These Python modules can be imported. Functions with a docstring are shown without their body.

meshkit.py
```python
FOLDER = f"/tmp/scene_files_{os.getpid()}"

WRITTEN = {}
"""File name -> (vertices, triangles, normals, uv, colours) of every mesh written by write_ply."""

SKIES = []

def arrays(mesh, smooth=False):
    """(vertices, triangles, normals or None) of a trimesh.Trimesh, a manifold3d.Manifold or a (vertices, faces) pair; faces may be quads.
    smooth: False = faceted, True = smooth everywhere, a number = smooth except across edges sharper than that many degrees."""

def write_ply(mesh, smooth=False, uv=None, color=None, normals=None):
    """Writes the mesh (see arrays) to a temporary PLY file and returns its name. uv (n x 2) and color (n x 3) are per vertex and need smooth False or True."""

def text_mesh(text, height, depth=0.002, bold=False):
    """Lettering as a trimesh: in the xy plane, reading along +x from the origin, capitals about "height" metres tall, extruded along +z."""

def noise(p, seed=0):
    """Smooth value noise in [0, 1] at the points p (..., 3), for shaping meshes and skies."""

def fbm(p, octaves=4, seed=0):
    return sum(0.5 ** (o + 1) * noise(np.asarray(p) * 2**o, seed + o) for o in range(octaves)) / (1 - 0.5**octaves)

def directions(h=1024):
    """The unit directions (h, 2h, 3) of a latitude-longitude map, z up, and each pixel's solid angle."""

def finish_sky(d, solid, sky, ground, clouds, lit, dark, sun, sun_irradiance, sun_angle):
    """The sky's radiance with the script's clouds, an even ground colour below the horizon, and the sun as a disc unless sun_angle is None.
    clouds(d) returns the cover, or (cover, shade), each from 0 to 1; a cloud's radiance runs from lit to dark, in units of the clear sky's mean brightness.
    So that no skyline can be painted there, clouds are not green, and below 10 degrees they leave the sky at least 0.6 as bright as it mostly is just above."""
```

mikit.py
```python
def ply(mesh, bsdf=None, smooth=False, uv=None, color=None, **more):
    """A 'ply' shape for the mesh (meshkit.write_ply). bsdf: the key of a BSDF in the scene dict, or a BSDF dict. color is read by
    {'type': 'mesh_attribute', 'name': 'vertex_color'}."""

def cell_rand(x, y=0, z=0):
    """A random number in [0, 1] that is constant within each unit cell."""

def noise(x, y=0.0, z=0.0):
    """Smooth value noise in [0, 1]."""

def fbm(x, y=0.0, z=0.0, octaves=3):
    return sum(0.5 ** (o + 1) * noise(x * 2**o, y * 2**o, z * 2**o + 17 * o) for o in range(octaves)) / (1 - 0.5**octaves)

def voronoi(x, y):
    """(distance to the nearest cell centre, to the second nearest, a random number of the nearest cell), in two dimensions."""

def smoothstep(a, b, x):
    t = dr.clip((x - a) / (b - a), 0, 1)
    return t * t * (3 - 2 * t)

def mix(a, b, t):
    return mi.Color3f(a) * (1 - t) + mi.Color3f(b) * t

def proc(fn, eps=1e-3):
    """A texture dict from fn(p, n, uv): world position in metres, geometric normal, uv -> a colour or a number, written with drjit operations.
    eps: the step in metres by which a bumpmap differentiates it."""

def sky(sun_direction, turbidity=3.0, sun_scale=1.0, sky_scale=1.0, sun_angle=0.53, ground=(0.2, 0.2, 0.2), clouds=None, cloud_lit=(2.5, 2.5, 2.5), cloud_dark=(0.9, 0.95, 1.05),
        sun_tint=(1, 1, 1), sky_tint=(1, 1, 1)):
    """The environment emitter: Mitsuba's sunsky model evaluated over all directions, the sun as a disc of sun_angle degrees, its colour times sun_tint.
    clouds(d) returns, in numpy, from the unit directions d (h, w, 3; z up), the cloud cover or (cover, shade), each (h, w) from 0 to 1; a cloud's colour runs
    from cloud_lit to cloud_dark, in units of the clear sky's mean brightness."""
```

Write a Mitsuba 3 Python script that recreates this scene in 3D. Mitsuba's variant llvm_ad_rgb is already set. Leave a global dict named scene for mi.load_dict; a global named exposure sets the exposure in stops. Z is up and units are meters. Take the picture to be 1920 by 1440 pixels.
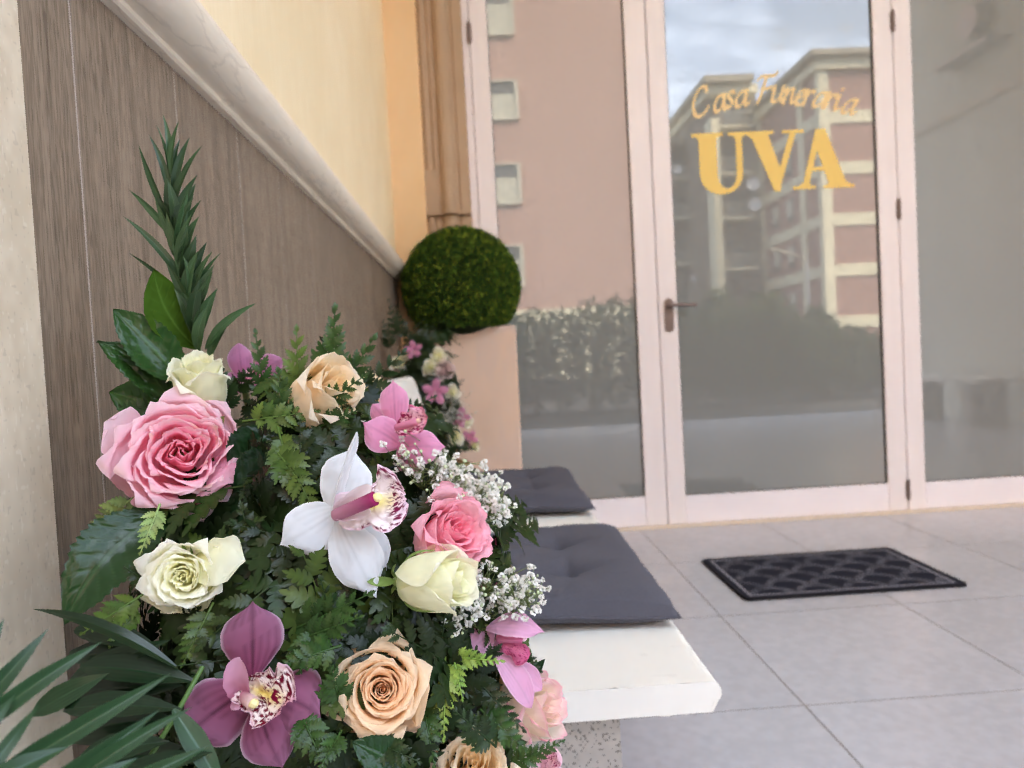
import math, random
import numpy as np, trimesh, drjit as dr
import mitsuba as mi, mikit, meshkit
from mikit import noise, fbm, voronoi, cell_rand, smoothstep, mix
from shapely.geometry import Polygon, LineString, Point, MultiPoint
from shapely.ops import unary_union
from shapely import affinity
T = mi.ScalarTransform4f
rng = np.random.default_rng(7)
scene, labels = {}, {}
# ------------------------------------------------------------------ camera, sky, exposure
CZ = 0.86
RC = np.array([[0.99770604, -0.05357344, 0.04138283], [-0.04319471, -0.03311594, 0.99851768], [-0.05212359, -0.99801464, -0.03535407]])
CAM = np.array([0, 0, CZ])
scene['camera'] = {'type': 'thinlens', 'fov': 69.37, 'fov_axis': 'x', 'near_clip': 0.02, 'far_clip': 900.0, 'aperture_radius': 0.0014, 'focus_distance': 0.505,
                   'to_world': T().look_at(origin=CAM.tolist(), target=(CAM + RC[:, 2]).tolist(), up=(-RC[:, 1]).tolist())}
def clouds(d):
    q = d / np.maximum(d[..., 2:3] + 0.25, 0.05)
    n = meshkit.fbm(q * np.array([1.6, 2.6, 2.2]) + 3.7, 5, 3)
    m = meshkit.fbm(q * np.array([3.0, 5.0, 4.0]) + 9.1, 5, 8)
    return np.clip(0.80 + 0.9 * (n - 0.42), 0.55, 1), np.clip(4.2 * (m - 0.34), 0, 1)
scene['sky'] = mikit.sky((0.34, 0.52, 0.78), turbidity=3, sun_scale=0.42, sun_angle=40, clouds=clouds, cloud_lit=(2.42, 2.72, 3.16), cloud_dark=(0.83, 1.0, 1.26))
exposure = 5.15

def ray(u, v):
    return RC @ np.array([u - 960.0, v - 720.0, 1387.0])
def at(u, v, y):                       # the point at world depth y
    d = ray(u, v)
    return CAM + d * (y / d[1])
def nz(v):
    v = np.asarray(v, float)
    return v / max(np.linalg.norm(v), 1e-12)
def lin(r, g, b):                      # sRGB 0..255 -> linear
    c = np.array([r, g, b]) / 255.0
    return np.where(c <= 0.04045, c / 12.92, ((c + 0.055) / 1.055) ** 2.4)

# ------------------------------------------------------------------ scene helpers
used = {}
def numbered(key):
    k = used.get(key, 0)
    used[key] = k + 1
    return key if k == 0 else f'{key}_{k:03d}'
def thing(name, label=None, cat=None, group=None, kind=None):
    key = numbered(name)
    d = {}
    if label: d['label'] = label
    if cat: d['category'] = cat
    if group: d['group'] = group
    if kind: d['kind'] = kind
    labels[key] = d
    return key
def add(key, mesh, bsdf, smooth=False, color=None, uv=None, to_world=None):
    scene[key] = mikit.ply(mesh, bsdf, smooth=smooth, color=color, uv=uv)
    if to_world is not None: scene[key]['to_world'] = to_world
    return key
def part(parent, name, mesh, bsdf, smooth=False, color=None, uv=None, label=None, kind=None):
    key = numbered(parent + '__' + name)
    add(key, mesh, bsdf, smooth, color, uv)
    if label or kind:
        labels[key] = {}
        if label: labels[key]['label'] = label
        if kind: labels[key]['kind'] = kind
    return key
cat = trimesh.util.concatenate
def box(x0, x1, y0, y1, z0, z1, bev=0.0):
    if bev <= 0:
        m = trimesh.creation.box((x1 - x0, y1 - y0, z1 - z0))
        m.apply_translation(((x0 + x1) / 2, (y0 + y1) / 2, (z0 + z1) / 2))
        return m
    pts = []
    for sx in (0, 1):
        for sy in (0, 1):
            for sz in (0, 1):
                c = np.array([x1 if sx else x0, y1 if sy else y0, z1 if sz else z0], float)
                s = np.array([1 - 2 * sx, 1 - 2 * sy, 1 - 2 * sz]) * bev
                for k in range(3):
                    q = s.copy(); q[k] = 0
                    pts.append(c + q)
    return trimesh.convex.convex_hull(np.array(pts))
def tube(path, r0, r1=None, n=6):
    path = np.asarray(path, float)
    r = np.linspace(r0, r0 if r1 is None else r1, len(path))
    t = np.gradient(path, axis=0)
    t /= np.maximum(np.linalg.norm(t, axis=1, keepdims=True), 1e-12)
    a = np.cross(t, [0.31, 0.83, 0.46]); a /= np.maximum(np.linalg.norm(a, axis=1, keepdims=True), 1e-12)
    b = np.cross(t, a)
    th = np.arange(n) * 2 * np.pi / n
    V = (path[:, None] + r[:, None, None] * (a[:, None] * np.cos(th)[None, :, None] + b[:, None] * np.sin(th)[None, :, None])).reshape(-1, 3)
    i = np.arange(len(path) - 1)[:, None] * n + np.arange(n)[None]
    j = np.arange(len(path) - 1)[:, None] * n + (np.arange(n)[None] + 1) % n
    F = np.concatenate([np.stack([i, j, j + n], -1).reshape(-1, 3), np.stack([i, j + n, i + n], -1).reshape(-1, 3)])
    V = np.vstack([V, path[:1], path[-1:]])
    c0, c1 = len(V) - 2, len(V) - 1
    k = np.arange(n)
    F = np.vstack([F, np.stack([(k + 1) % n, k, k * 0 + c0], 1), np.stack([k + len(path) * n - n, (k + 1) % n + len(path) * n - n, k * 0 + c1], 1)])
    return trimesh.Trimesh(V, F, process=False)
def grid_faces(n, m):
    i = (np.arange(n - 1)[:, None] * m + np.arange(m - 1)[None]).ravel()
    return np.concatenate([np.stack([i, i + 1, i + m + 1], 1), np.stack([i, i + m + 1, i + m], 1)])
def extrude(poly, d):
    gs = getattr(poly, 'geoms', [poly])
    return cat([trimesh.creation.extrude_polygon(g, d, engine='earcut') for g in gs if g.area > 1e-9])
def xz_to_world(mesh, y):              # polygon in (x, z), thickness towards the camera
    v = mesh.vertices.copy()
    mesh = trimesh.Trimesh(np.stack([v[:, 0], y - v[:, 2], v[:, 1]], 1), mesh.faces, process=False)
    return mesh

# ------------------------------------------------------------------ materials
def rgb(c): return {'type': 'rgb', 'value': [float(x) for x in np.broadcast_to(c, 3)]}
def pbr(c, rough=0.5, spec=0.5, metal=0.0, **k):
    base = c if isinstance(c, dict) else rgb(c)
    return {'type': 'principled', 'base_color': base, 'roughness': rough, 'specular': spec, 'metallic': metal, **k}
def two(b): return {'type': 'twosided', 'bsdf': b}
def bump(b, fn, scale, eps=5e-4):
    return {'type': 'bumpmap', 'arbitrary': mikit.proc(fn, eps), 'scale': scale, 'bsdf': b}
VC = {'type': 'mesh_attribute', 'name': 'vertex_color'}
PLW = 0.231
def wood_col(p, n, uv):
    k = dr.floor((p.y - 0.69) / PLW)
    off = cell_rand(k, 3, 1) * 40
    yl = p.y - 0.69 - (k + 0.5) * PLW                       # across the plank
    y, z = p.y + off, p.z + off
    warp = 0.030 * (fbm(y * 7, z * 1.3, 2, 3) - 0.5) + 0.006 * noise(y * 40, z * 6, 5)
    yc = (cell_rand(k, 7, 3) - 0.5) * 0.12
    arch = dr.sqrt(dr.square((yl - yc + warp) * 1.0) + dr.square(0.012)) * 150 - (p.z + cell_rand(k, 9, 2)) * (2.0 + 7.0 * cell_rand(k, 2, 8))
    band = 0.5 + 0.5 * dr.sin(arch + 4 * noise(y * 14, z * 2.5, 6))
    line = smoothstep(0.72, 0.97, band) * (0.30 + 0.70 * noise(y * 30, z * 3, 3))
    fine = noise(y * 900, z * 85, 4)
    fine2 = noise(y * 420, z * 26, 9)
    pores = smoothstep(0.68, 0.88, noise(y * 560, z * 45, 14))
    big = fbm(y * 8, z * 1.8, 7, 3)
    v = 0.40 * fine2 + 0.42 * fine + 0.18 * noise(y * 120, z * 7, 11)
    c = mix((0.178, 0.131, 0.092), (0.268, 0.204, 0.147), smoothstep(0.18, 0.82, v))
    c = c * (0.86 + 0.28 * big) * (0.95 + 0.10 * cell_rand(k, 5, 2))
    return c * (1 - 0.20 * line) * (1 - 0.24 * pores)
def wood_bump(p, n, uv):
    k = dr.floor((p.y - 0.69) / PLW)
    off = cell_rand(k, 3, 1) * 40
    return noise((p.y + off) * 700, (p.z + off) * 70, 4) + 0.35 * noise((p.y + off) * 300, (p.z + off) * 26, 4)
scene['m_wood'] = bump(pbr(mikit.proc(wood_col), 0.52, 0.4), wood_bump, 0.00022)
scene['m_grout_light'] = pbr((0.42, 0.35, 0.30), 0.9, 0.2)
def stone_col(p, n, uv):
    a = fbm(p.y * 16, p.z * 12, p.x * 16, 3)
    b = noise(p.y * 130, p.z * 90, p.x * 100)
    pit = smoothstep(0.82, 0.94, noise(p.y * 420, p.z * 260, 3)) * 0.11
    ch = smoothstep(0.80, 0.95, noise(p.y * 380, p.z * 190, 8)) * 0.25
    c = mix((0.58, 0.485, 0.355), (0.70, 0.605, 0.465), smoothstep(0.3, 0.7, 0.7 * a + 0.3 * b))
    return mix(c * (1 - pit), (0.78, 0.72, 0.62), ch)
scene['m_stone'] = bump(pbr(mikit.proc(stone_col), 0.5, 0.35), lambda p, n, uv: noise(p.y * 210, p.z * 120, 3) + 0.5 * noise(p.y * 500, p.z * 400, 3), 0.0002)
def rail_col(p, n, uv):
    a = fbm(p.y * 5, p.z * 40, p.x * 40, 4)
    v = smoothstep(0.47, 0.5, fbm(p.y * 7 + 3, p.z * 30, p.x * 30, 4)) * smoothstep(0.53, 0.5, fbm(p.y * 7 + 3, p.z * 30, p.x * 30, 4))
    return mix((0.63, 0.55, 0.44), (0.73, 0.65, 0.53), a) * (1 - 0.10 * v)
scene['m_rail'] = pbr(mikit.proc(rail_col), 0.42, 0.4)
def plaster_col(p, n, uv):
    drip = noise(p.y * 260, p.z * 14, 2)
    return mix((0.79, 0.645, 0.405), (0.86, 0.73, 0.50), smoothstep(0.15, 0.85, 0.3 * drip + 0.5 * fbm(p.y * 6, p.z * 5, 1, 3)))
def plaster_bump(p, n, uv):
    return 0.7 * noise(p.y * 210, p.z * 26, 2) + 0.5 * noise(p.y * 420, p.z * 90, 5) + 0.6 * smoothstep(0.7, 0.85, noise(p.y * 140, p.z * 110, 9))
scene['m_plaster'] = bump(pbr(mikit.proc(plaster_col), 0.75, 0.25), plaster_bump, 0.0011, 1e-3)
scene['m_plaster_plain'] = pbr(mikit.proc(lambda p, n, uv: mix((0.72, 0.58, 0.35), (0.82, 0.70, 0.46), fbm(p.x * 3, p.y * 3, p.z * 3, 3))), 0.8, 0.2)
scene['m_yellow'] = pbr(mikit.proc(lambda p, n, uv: mix((0.81, 0.575, 0.315), (0.87, 0.645, 0.39), fbm(p.x * 14, p.y * 9, p.z * 7, 4))), 0.8, 0.2)
scene['m_pilaster'] = pbr(mikit.proc(lambda p, n, uv: mix((0.44, 0.315, 0.205), (0.52, 0.38, 0.255), fbm(p.x * 12, p.y * 12, p.z * 9, 4))), 0.7, 0.3)
def tile_col(p, n, uv):
    a = fbm(p.x * 4, p.y * 4, 1, 4)
    b = fbm(p.x * 46, p.y * 46, 3, 3)
    k = cell_rand(dr.floor((p.x - 0.725) / 0.592), dr.floor((p.y - 1.70) / 0.612), 4)
    return mix((0.405, 0.402, 0.425), (0.455, 0.452, 0.478), smoothstep(0.2, 0.8, 0.4 * a + 0.6 * b)) * (0.96 + 0.06 * k)
scene['m_tile'] = pbr(mikit.proc(tile_col), mikit.proc(lambda p, n, uv: 0.20 + 0.08 * fbm(p.x * 9, p.y * 9, 5, 3)), 0.5)
scene['m_grout'] = pbr((0.25, 0.235, 0.225), 0.9, 0.2)
scene['m_frame'] = pbr(mikit.proc(lambda p, n, uv: mix((0.83, 0.80, 0.805), (0.87, 0.84, 0.845), fbm(p.x * 60, p.y * 60, p.z * 3, 2))), 0.33, 0.5)
scene['m_kick'] = pbr((0.86, 0.84, 0.88), 0.30, 0.55)
scene['m_gasket'] = pbr((0.03, 0.03, 0.032), 0.6, 0.4)
scene['m_pane'] = {'type': 'plastic', 'diffuse_reflectance': mikit.proc(lambda p, n, uv: mix((0.236, 0.258, 0.254), (0.252, 0.274, 0.270), fbm(p.x * 2, p.z * 2, 1, 3))), 'int_ior': 2.05, 'nonlinear': False}
scene['m_handle'] = pbr((0.20, 0.16, 0.145), 0.35, 0.5, 0.6)
scene['m_gold'] = pbr((0.86, 0.64, 0.18), 0.45, 0.4)
scene['m_gold_pale'] = pbr((0.86, 0.67, 0.33), 0.45, 0.4)
def bench_col(p, n, uv):
    spot = smoothstep(0.83, 0.90, noise(p.x * 45, p.y * 45, p.z * 45 + 4)) * 0.06
    return mix((0.70, 0.68, 0.62), (0.76, 0.745, 0.69), fbm(p.x * 14, p.y * 14, p.z * 14, 3)) * (1 - spot)
scene['m_bench'] = two(bump(pbr(mikit.proc(bench_col), 0.45, 0.4), lambda p, n, uv: fbm(p.x * 120, p.y * 120, p.z * 160, 3), 0.0005))
def leg_col(p, n, uv):
    pit = smoothstep(0.70, 0.80, noise(p.x * 330, p.y * 330, p.z * 240)) * 0.45
    return mix((0.42, 0.40, 0.37), (0.58, 0.56, 0.52), fbm(p.x * 30, p.y * 30, p.z * 30, 3)) * (1 - pit)
scene['m_leg'] = bump(pbr(mikit.proc(leg_col), 0.85, 0.2), lambda p, n, uv: -1.0 * smoothstep(0.66, 0.8, noise(p.x * 330, p.y * 330, p.z * 240)), 0.002)
def weave(p, n, uv):
    return dr.sin(p.x * 4200) * 0.5 + dr.sin(p.y * 4200) * 0.5 + noise(p.x * 500, p.y * 500, 1)
scene['m_cushion'] = two(bump(pbr(mikit.proc(lambda p, n, uv: mix((0.062, 0.062, 0.078), (0.104, 0.104, 0.124), 0.55 * noise(p.x * 900, p.y * 900, p.z * 900) + 0.45 * fbm(p.x * 8, p.y * 8, p.z * 8, 3))), 0.9, 0.15, sheen=0.6), weave, 0.00035))
MATX, MATY, MATW, MATH = 1.234, 2.676, 0.77, 0.49
def mat_col(p, n, uv):
    x, y = (p.x - MATX + MATW / 2 - 0.03), (p.y - MATY + MATH / 2 - 0.03)
    R, ST = 0.082, 0.078
    val, done = mi.Float(0), mi.Bool(False)
    for a in range(2, -1, -1):      # overlapping scales, nearer rows lie on top
        row = dr.floor(y / ST) - a
        sh = (row - 2 * dr.floor(row / 2)) * R
        cx = (dr.floor((x - sh) / (2 * R)) + 0.5) * 2 * R + sh
        d = dr.sqrt(dr.square(x - cx) + dr.square(y - row * ST))
        inside = (d < R) & (y >= row * ST) & ~done
        ringv = 0.5 + 0.5 * dr.sin(d / R * 6.2832 * 9)
        val = dr.select(inside, smoothstep(0.30, 0.85, ringv) * smoothstep(0.64, 0.70, d / R), val)
        done = done | inside
    fade = 0.30 + 0.70 * noise(p.x * 30, p.y * 30, 2)
    ex, ey = dr.abs(p.x - MATX), dr.abs(p.y - MATY)
    edge = dr.minimum(MATW / 2 - ex, MATH / 2 - ey)
    inner = smoothstep(0.036, 0.040, edge)
    border = smoothstep(0.022, 0.026, edge) * smoothstep(0.036, 0.032, edge)
    fuzz = noise(p.x * 700, p.y * 700, 3)
    c = mix((0.008, 0.009, 0.015), (0.022, 0.024, 0.038), fuzz)
    c = mix(c, (0.24, 0.245, 0.29), val * inner * fade * 0.75)
    return mix(c, (0.26, 0.26, 0.30), border * 0.8)
scene['m_mat'] = pbr(mikit.proc(mat_col), 0.9, 0.15)
scene['m_terracotta'] = pbr(mikit.proc(lambda p, n, uv: mix(mix((0.74, 0.545, 0.41), (0.82, 0.635, 0.49), fbm(p.x * 9, p.y * 9, p.z * 3.5, 4)), (0.70, 0.56, 0.48), smoothstep(0.965, 0.990, p.z + 0.03 * (noise(p.x * 40, p.y * 40, 2) - 0.5)) * 0.7 + 0.45 * smoothstep(0.5, 0.75, fbm(p.x * 20, p.y * 20, p.z * 4.5, 3)))), 0.75, 0.25)
scene['m_soil'] = pbr((0.03, 0.022, 0.015), 0.95, 0.1)
scene['m_bark'] = pbr((0.10, 0.07, 0.045), 0.9, 0.2)
scene['m_asphalt'] = pbr(mikit.proc(lambda p, n, uv: mix((0.030, 0.030, 0.031), (0.046, 0.046, 0.046), fbm(p.x * 3, p.y * 3, 1, 4))), 0.9, 0.2)
scene['m_pink_wall'] = pbr(mikit.proc(lambda p, n, uv: mix((0.42, 0.265, 0.215), (0.50, 0.32, 0.262), fbm(p.x * 0.35, p.y * 0.35, p.z * 0.22, 4))), 0.9, 0.15)
scene['m_brick_wall'] = pbr((0.36, 0.215, 0.175), 0.9, 0.15)
scene['m_cream'] = pbr(mikit.proc(lambda p, n, uv: mix((0.66, 0.61, 0.42), (0.76, 0.71, 0.52), fbm(p.x, p.y, p.z * 0.4, 3))), 0.85, 0.2)
scene['m_eave'] = pbr((0.34, 0.31, 0.235), 0.85, 0.2)
scene['m_dark_wall'] = pbr((0.20, 0.165, 0.13), 0.9, 0.15)
scene['m_window_dark'] = pbr((0.10, 0.105, 0.10), 0.3, 0.5)
scene['m_shutter'] = pbr((0.52, 0.50, 0.40), 0.7, 0.3)
scene['m_white'] = pbr((0.80, 0.80, 0.79), 0.5, 0.4)
scene['m_metal'] = pbr((0.45, 0.45, 0.45), 0.4, 0.5, 0.7)
scene['m_grey_wall'] = pbr(mikit.proc(lambda p, n, uv: mix((0.74, 0.71, 0.60), (0.80, 0.77, 0.66), fbm(p.x, p.y * 2, p.z * 2, 3))), 0.85, 0.2)
scene['m_basket'] = pbr((0.22, 0.13, 0.06), 0.8, 0.3)
thin = lambda rough, dt, **k: {'type': 'principledthin', 'base_color': VC, 'roughness': rough, 'diff_trans': dt, **{'eta': 1.33, **k}}
def petal_bump(p, n, uv):
    return 0.6 * noise(uv.x * 34, uv.y * 3, 1) + 0.4 * noise(uv.x * 12, uv.y * 9, 4)
scene['m_petal'] = thin(0.55, 0.95)
scene['m_petal_veined'] = thin(0.50, 0.65)
scene['m_leaf'] = thin(0.30, 0.35)
scene['m_leaf_glossy'] = two(pbr(VC, 0.27, 0.25, clearcoat=0.13, clearcoat_gloss=0.92))
scene['m_fern'] = {'type': 'blendbsdf', 'weight': 0.42, 'a': thin(0.40, 0.50), 'b': two(pbr(VC, 0.28, 0.40, clearcoat=0.2, clearcoat_gloss=0.9))}
scene['m_palm'] = two(pbr(VC, 0.26, 0.26, clearcoat=0.12, clearcoat_gloss=0.9))
scene['m_blossom'] = thin(0.7, 0.6)
scene['m_stem'] = pbr(VC, 0.5, 0.4)
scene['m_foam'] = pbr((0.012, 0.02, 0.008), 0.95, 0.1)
scene['m_box'] = {'type': 'principledthin', 'base_color': VC, 'roughness': 0.4, 'diff_trans': 0.4, 'eta': 1.3}
# ================================================================== THE SETTING
WX = -0.35                                     # face of the wood-look wall
def structure(name, mesh, bsdf, smooth=False):
    k = thing(name, kind='structure'); add(k, mesh, bsdf, smooth); return k
structure('ground', box(-320, 320, -420, 320, -0.60, -0.032), 'm_asphalt')
floor = structure('floor', box(-0.6, 5.4, -1.6, 3.70, -0.03, -0.0012), 'm_grout')
for i in range(-2, 8):
    for j in range(-6, 4):
        x0, x1 = 0.725 + 0.592 * i + 0.0022, 0.725 + 0.592 * (i + 1) - 0.0022
        y0, y1 = 1.70 + 0.612 * j + 0.0027, min(1.70 + 0.612 * (j + 1) - 0.0027, 3.50)
        x0, x1, y0 = max(x0, WX), min(x1, 5.0), max(y0, -1.58)
        if x1 - x0 < 0.02 or y1 - y0 < 0.02: continue
        part(floor, 'tile', box(x0, x1, y0, y1, -0.0085, rng.uniform(-0.0002, 0.0003), 0.0006), 'm_tile')
part(floor, 'threshold', box(WX, 5.0, 3.504, 3.72, -0.0010, 0.004), 'm_rail')

# left wall: planks below a stone rail, dripped plaster above
wall = thing('wall', 'cream plastered wall with brown wood-look planks under a pale stone rail, left of the flowers', 'wall')
part(wall, 'core', box(-0.75, -0.3506, -1.3, 3.349, -0.02, 6.0), 'm_grout_light', label='pale joint line between the planks')
y = 0.69 - PLW * 5
while y < 3.34:
    y1 = min(y + PLW, 3.349)
    part(wall, 'plank', box(-0.354, WX + rng.uniform(-0.0001, 0.0004), y + 0.0017, y1 - 0.0017, 0.0, 1.228, 0.0004), 'm_wood')
    y += PLW
yy = np.linspace(-1.2, 3.349, 2)
prof = [(-0.364, 1.229), (-0.340, 1.229), (-0.337, 1.232), (-0.337, 1.238), (-0.332, 1.240)] + [(-0.332 + 0.030 * math.sin(a) - 0.0, 1.277 - 0.037 * math.cos(a)) for a in np.linspace(0.15, math.pi - 0.15, 14)] + [(-0.332, 1.314), (-0.364, 1.314)]
rail = trimesh.creation.extrude_polygon(Polygon(prof), 4.55, engine='earcut')
v = rail.vertices; rail = trimesh.Trimesh(np.stack([v[:, 0], 3.349 - v[:, 2], v[:, 1]], 1), rail.faces[:, ::-1], process=False)
rail.fix_normals()
part(wall, 'rail', rail, 'm_rail', smooth=40, label='rounded pale stone rail along the top of the planks')
part(wall, 'plaster', box(-0.360, -0.3495, -1.3, 3.3485, 1.312, 6.0), 'm_plaster', label='cream plaster with vertical drip texture')

pill = thing('pillar', 'pale beige stone pillar at the left edge beside the wood-look planks', 'pillar')
part(pill, 'slab', box(-0.70, -0.336, 0.12, 0.588, 0.0, 3.2, 0.0015), 'm_stone')

ret = thing('wall_return', 'narrow golden yellow wall strip between the cream wall and the moulded pilaster', 'wall')
part(ret, 'plaster', box(-0.75, -0.206, 3.3505, 3.66, 0.0, 6.0), 'm_yellow')

# pilaster with vertical mouldings, a block and joints
pil = thing('pilaster', 'brown stone pilaster with vertical mouldings beside the glass front', 'pilaster')
def pil_profile(grow):
    p = box_poly(-0.205, -0.004, 3.42 - grow, 3.66)
    for cx, r, cy in ((-0.186, 0.017, 3.425), (-0.152, 0.014, 3.43), (-0.099, 0.036, 3.428)):
        p = p.union(Point(cx, cy - grow).buffer(r, 12))
    p = p.difference(Point(-0.168, 3.418 - grow).buffer(0.006, 8)).difference(Point(-0.137, 3.418 - grow).buffer(0.006, 8)).difference(Point(-0.056, 3.418 - grow).buffer(0.010, 8))
    return p
def box_poly(x0, x1, y0, y1): return Polygon([(x0, y0), (x1, y0), (x1, y1), (x0, y1)])
for (z0, z1, gr) in ((0.0, 1.521, 0.004), (1.525, 1.728, 0.022), (1.731, 3.4, 0.0)):
    if gr == 0.022:
        p = box_poly(-0.209, -0.004, 3.388, 3.66).union(Point(-0.099, 3.388).buffer(0.03, 12)).difference(Point(-0.055, 3.382).buffer(0.012, 8)).difference(Point(-0.140, 3.386).buffer(0.008, 8))
    else: p = pil_profile(gr)
    m = trimesh.creation.extrude_polygon(p, z1 - z0, engine='earcut'); m.apply_translation((0, 0, z0))
    part(pil, 'block' if gr == 0.022 else 'shaft', m, 'm_pilaster', smooth=35)

# the glass front: three leaves in aluminium frames, y of the frames' faces 3.55
GY, GZ0, GZ1 = 3.55, 0.006, 2.88
def leaf(key, x0, x1, xg0, xg1, kick_top, hinges, handle=None):
    part(key, 'stile', box(x0, xg0, GY, GY + 0.06, GZ0, GZ1, 0.003), 'm_frame')
    part(key, 'stile', box(xg1, x1, GY, GY + 0.06, GZ0, GZ1, 0.003), 'm_frame')
    part(key, 'kick_rail', box(xg0 + 0.0006, xg1 - 0.0006, GY + 0.002, GY + 0.058, GZ0, kick_top, 0.003), 'm_kick', label='pale lavender bottom rail')
    part(key, 'top_rail', box(xg0 + 0.0006, xg1 - 0.0006, GY + 0.002, GY + 0.058, GZ1 - 0.10, GZ1, 0.003), 'm_frame')
    g = cat([box(xg0, xg0 + 0.004, GY + 0.010, GY + 0.030, kick_top, GZ1 - 0.1), box(xg1 - 0.005, xg1, GY + 0.010, GY + 0.030, kick_top, GZ1 - 0.1), box(xg0 + 0.004, xg1 - 0.005, GY + 0.010, GY + 0.030, kick_top, kick_top + 0.003)])
    part(key, 'gasket', g, 'm_gasket')
    part(key, 'pane', box(xg0 - 0.004, xg1 + 0.004, GY + 0.018, GY + 0.036, kick_top - 0.01, GZ1 - 0.08), 'm_pane', label='frosted grey glass pane with mirror-like reflections')
    for (hx, hz) in hinges:
        h = cat([tube([(hx, GY - 0.006, hz - 0.042), (hx, GY - 0.006, hz + 0.042)], 0.007, n=10), tube([(hx, GY - 0.006, hz - 0.050), (hx, GY - 0.006, hz - 0.044)], 0.0085, n=10), tube([(hx, GY - 0.006, hz + 0.044), (hx, GY - 0.006, hz + 0.050)], 0.0085, n=10), box(hx - 0.012, hx + 0.012, GY - 0.003, GY + 0.001, hz - 0.04, hz + 0.04)])
        part(key, 'hinge', h, 'm_handle', smooth=40)
lw = thing('side_window', 'tall frosted glass panel in pale frame left of the door, behind the planter', 'glass panel')
leaf(lw, 0.032, 0.8705, 0.118, 0.768, 0.151, [(0.031, 2.40), (0.031, 1.30)])
part(lw, 'jamb', box(-0.004, 0.030, GY + 0.004, GY + 0.07, GZ0, GZ1 + 0.05, 0.003), 'm_frame')
door = thing('door', 'frosted glass door with gold lettering and a dark lever handle', 'door')
leaf(door, 0.876, 2.0735, 0.966, 1.979, 0.144, [(2.0760, 2.387), (2.0760, 1.483), (2.0760, 0.108)])
rw = thing('side_window', 'tall frosted glass panel in pale frame right of the lettered door', 'glass panel')
leaf(rw, 2.0785, 3.30, 2.167, 3.21, 0.139, [])
fw = thing('side_window', 'frosted glass panel beyond the right edge of the picture', 'glass panel')
leaf(fw, 3.305, 4.9, 3.395, 4.81, 0.139, [])
hd = thing('wall_front', 'cream wall above the glass front', 'wall')
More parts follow.
